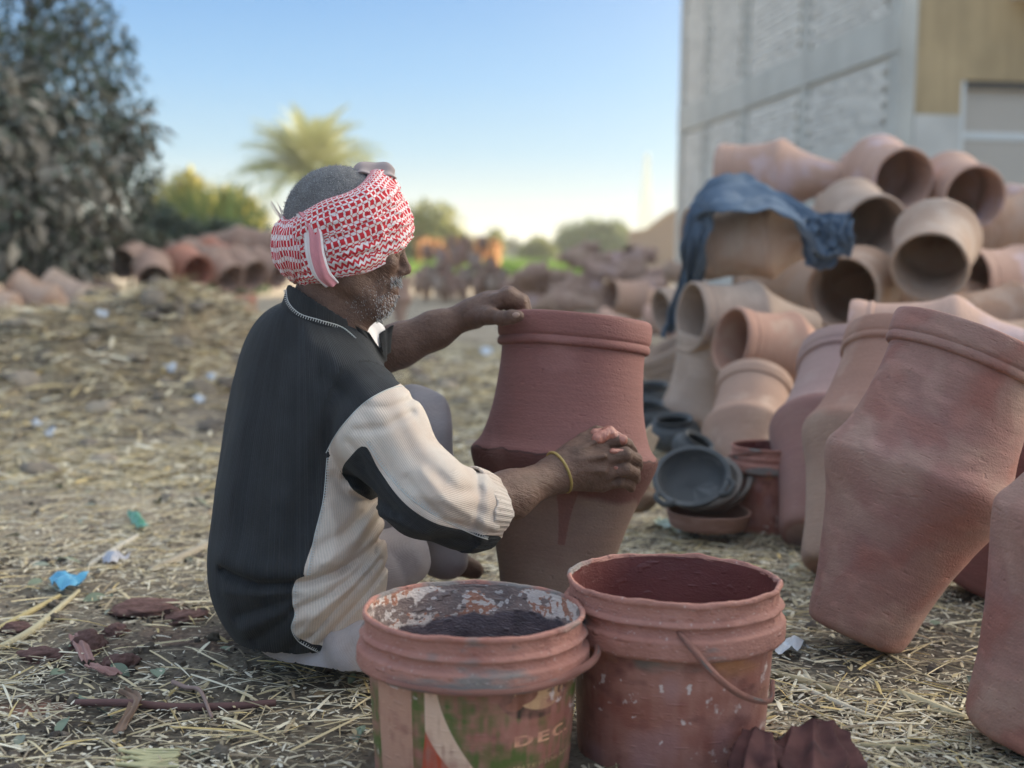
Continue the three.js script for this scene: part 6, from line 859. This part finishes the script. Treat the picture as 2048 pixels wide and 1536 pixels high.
// litter
function scrap(name, label, pts, c, lift, cat, seed, tr = 0.3) { const q = pts.map(([x, y]) => ground(x, y, lift)), r = rng(seed), ctr = q.reduce((a, b) => a.add(b), V(0, 0, 0)).multiplyScalar(1 / q.length), pos = [], idx = [], K = 6, n = q.length; for (let k = 0; k <= K; k++) for (let i = 0; i < n * 4; i++) { const e = q[Math.floor(i / 4)].clone().lerp(q[(Math.floor(i / 4) + 1) % n], (i % 4) / 4), p = ctr.clone().lerp(e, k / K); p.y += 0.012 * vnoise(p.x * 60 + seed, p.z * 60) + 0.010 * (1 - k / K) + 0.002; pos.push(p.x, p.y, p.z); } for (let k = 0; k < K; k++) for (let i = 0; i < n * 4; i++) { const j = (i + 1) % (n * 4), a = k * n * 4 + i, b = k * n * 4 + j, d = a + n * 4, e = b + n * 4; idx.push(a, d, b, b, d, e); } const m = new THREE.MeshPhysicalMaterial({ color: lin(...c), roughness: 0.35, transmission: tr, thickness: 0, side: THREE.DoubleSide }); tag(mesh(name, geom(pos, idx), m), label, cat); }
scrap('plastic_scrap', 'bright blue torn plastic scrap on the straw at the left', [[94, 1174], [130, 1172], [180, 1172], [168, 1184], [150, 1200], [128, 1202], [108, 1192]], [0.10, 0.42, 0.66], 0.02, 'plastic scrap', 3);
scrap('plastic_scrap', 'green plastic scrap at the end of the split stalk', [[254, 1040], [276, 1040], [290, 1062], [300, 1078], [286, 1080], [264, 1062]], [0.10, 0.36, 0.22], 0.022, 'plastic scrap', 4);
scrap('plastic_scrap', 'lavender white plastic scrap below the split stalk', [[200, 1130], [226, 1124], [262, 1122], [240, 1132], [216, 1142]], [0.46, 0.46, 0.52], 0.014, 'plastic scrap', 5);
scrap('paper_scrap', 'white twisted paper scrap right of the wire handled bucket', [[1545, 1300], [1572, 1298], [1600, 1308], [1628, 1302], [1600, 1316], [1576, 1326], [1550, 1322]], [0.68, 0.68, 0.70], 0.016, 'paper', 6, 0.1);
scrap('cabbage_leaf', 'pale green torn leaf on the straw in front of the basin', [[1306, 1056], [1330, 1050], [1366, 1062], [1384, 1072], [1350, 1074], [1322, 1068]], [0.34, 0.42, 0.32], 0.014, 'leaf', 7, 0.2);
[[340, 742, 'upper left of three near the back of the man'], [426, 762, 'right one of three near the back of the man'], [398, 806, 'lower of three near the back of the man'], [72, 856, 'long one at the left of the mound'], [204, 634, 'one near the top of the mound'], [98, 872, 'small one right below the long one'], [972, 706, 'one on the open ground beyond the left hand of the man']].forEach(([x, y, l], i) => scrap('litter', 'white scrap of litter on the mound and yard, ' + l, [[x - 14, y - 3], [x, y - 9], [x + 13, y - 5], [x + 11, y + 5], [x - 4, y + 7]], [0.46, 0.50, 0.56], 0.012, 'litter', 20 + i, 0.1));
// red clay clods
const clodTex = texture(512, 512, (u, v) => { const a = fbm(u * 6, v * 6, 43, 5, 6, 6); return mixc([0.19, 0.09, 0.075], [0.33, 0.175, 0.15], clamp(0.5 + a)); });
[[300, 1222, 80, 22, 'broad flat clod upper middle'], [372, 1240, 55, 18, 'flat clod nearest the back of the man'], [180, 1296, 48, 34, 'lumpy clod in front'], [84, 1318, 50, 22, 'clod at the left'], [240, 1332, 40, 20, 'small clod below'], [232, 1268, 34, 18, 'small clod in the middle'], [40, 1262, 40, 14, 'thin clod at the left edge']].forEach(([x, y, w, h, l], i) => {
  const g = new THREE.IcosahedronGeometry(1, 5), p = g.attributes.position, uv = g.attributes.uv; for (let k = 0; k < p.count; k++) { const v = V(p.getX(k), p.getY(k), p.getZ(k)), n = 1 + 0.5 * fbm(v.x * 1.8 + i * 7, v.y * 1.8, v.z * 1.8, 5) + 0.10 * vnoise(v.x * 9 + i, v.y * 9, v.z * 9) + 0.05 * vnoise(v.x * 20 + i, v.y * 20, v.z * 20); p.setXYZ(k, v.x * n, v.y * n, v.z * n); uv.setXY(k, v.x + v.y, v.z - v.y); } const q = mergeVertices(g); q.computeVertexNormals();
  const o = mesh('clay_clod', q, mat([1, 1, 1], { map: clodTex, bumpMap: soilBump, bumpScale: 0.006, roughness: 1 })); o.position.copy(ground(x, y, 0.004)); o.scale.set(R(w, 2.5), R(h, 2.5) * 0.8, R(w, 2.5) * 0.75); o.rotation.y = i; tag(o, 'reddish clay clod left of the man, ' + l, 'clod'); });
// shreds of pinkish bark
[[[[148, 1290], [160, 1310], [176, 1344]], 'shredded pink husk beside the lumpy clod'], [[[180, 1352], [205, 1362], [232, 1372]], 'shredded pink husk below the small clod'], [[[240, 1405], [270, 1425], [238, 1490]], 'brown crumpled husk hanging over the dark stick']].forEach(([p, l], i) => { const A = p.map(([x, y]) => ground(x - 12, y, 0.016)), B = p.map(([x, y]) => ground(x + 14, y - 3, 0.02)); tag(mesh('husk', sheet(A, B, 24, 14, (u, v) => 0.0025 * Math.sin(v * 12 + i) + 0.004 * fbm(u * 6, v * 6, i, 2), 0.0015), mat(i < 2 ? [0.33, 0.18, 0.155] : [0.23, 0.145, 0.10])), l, 'husk'); });

renderer.render(scene, camera);
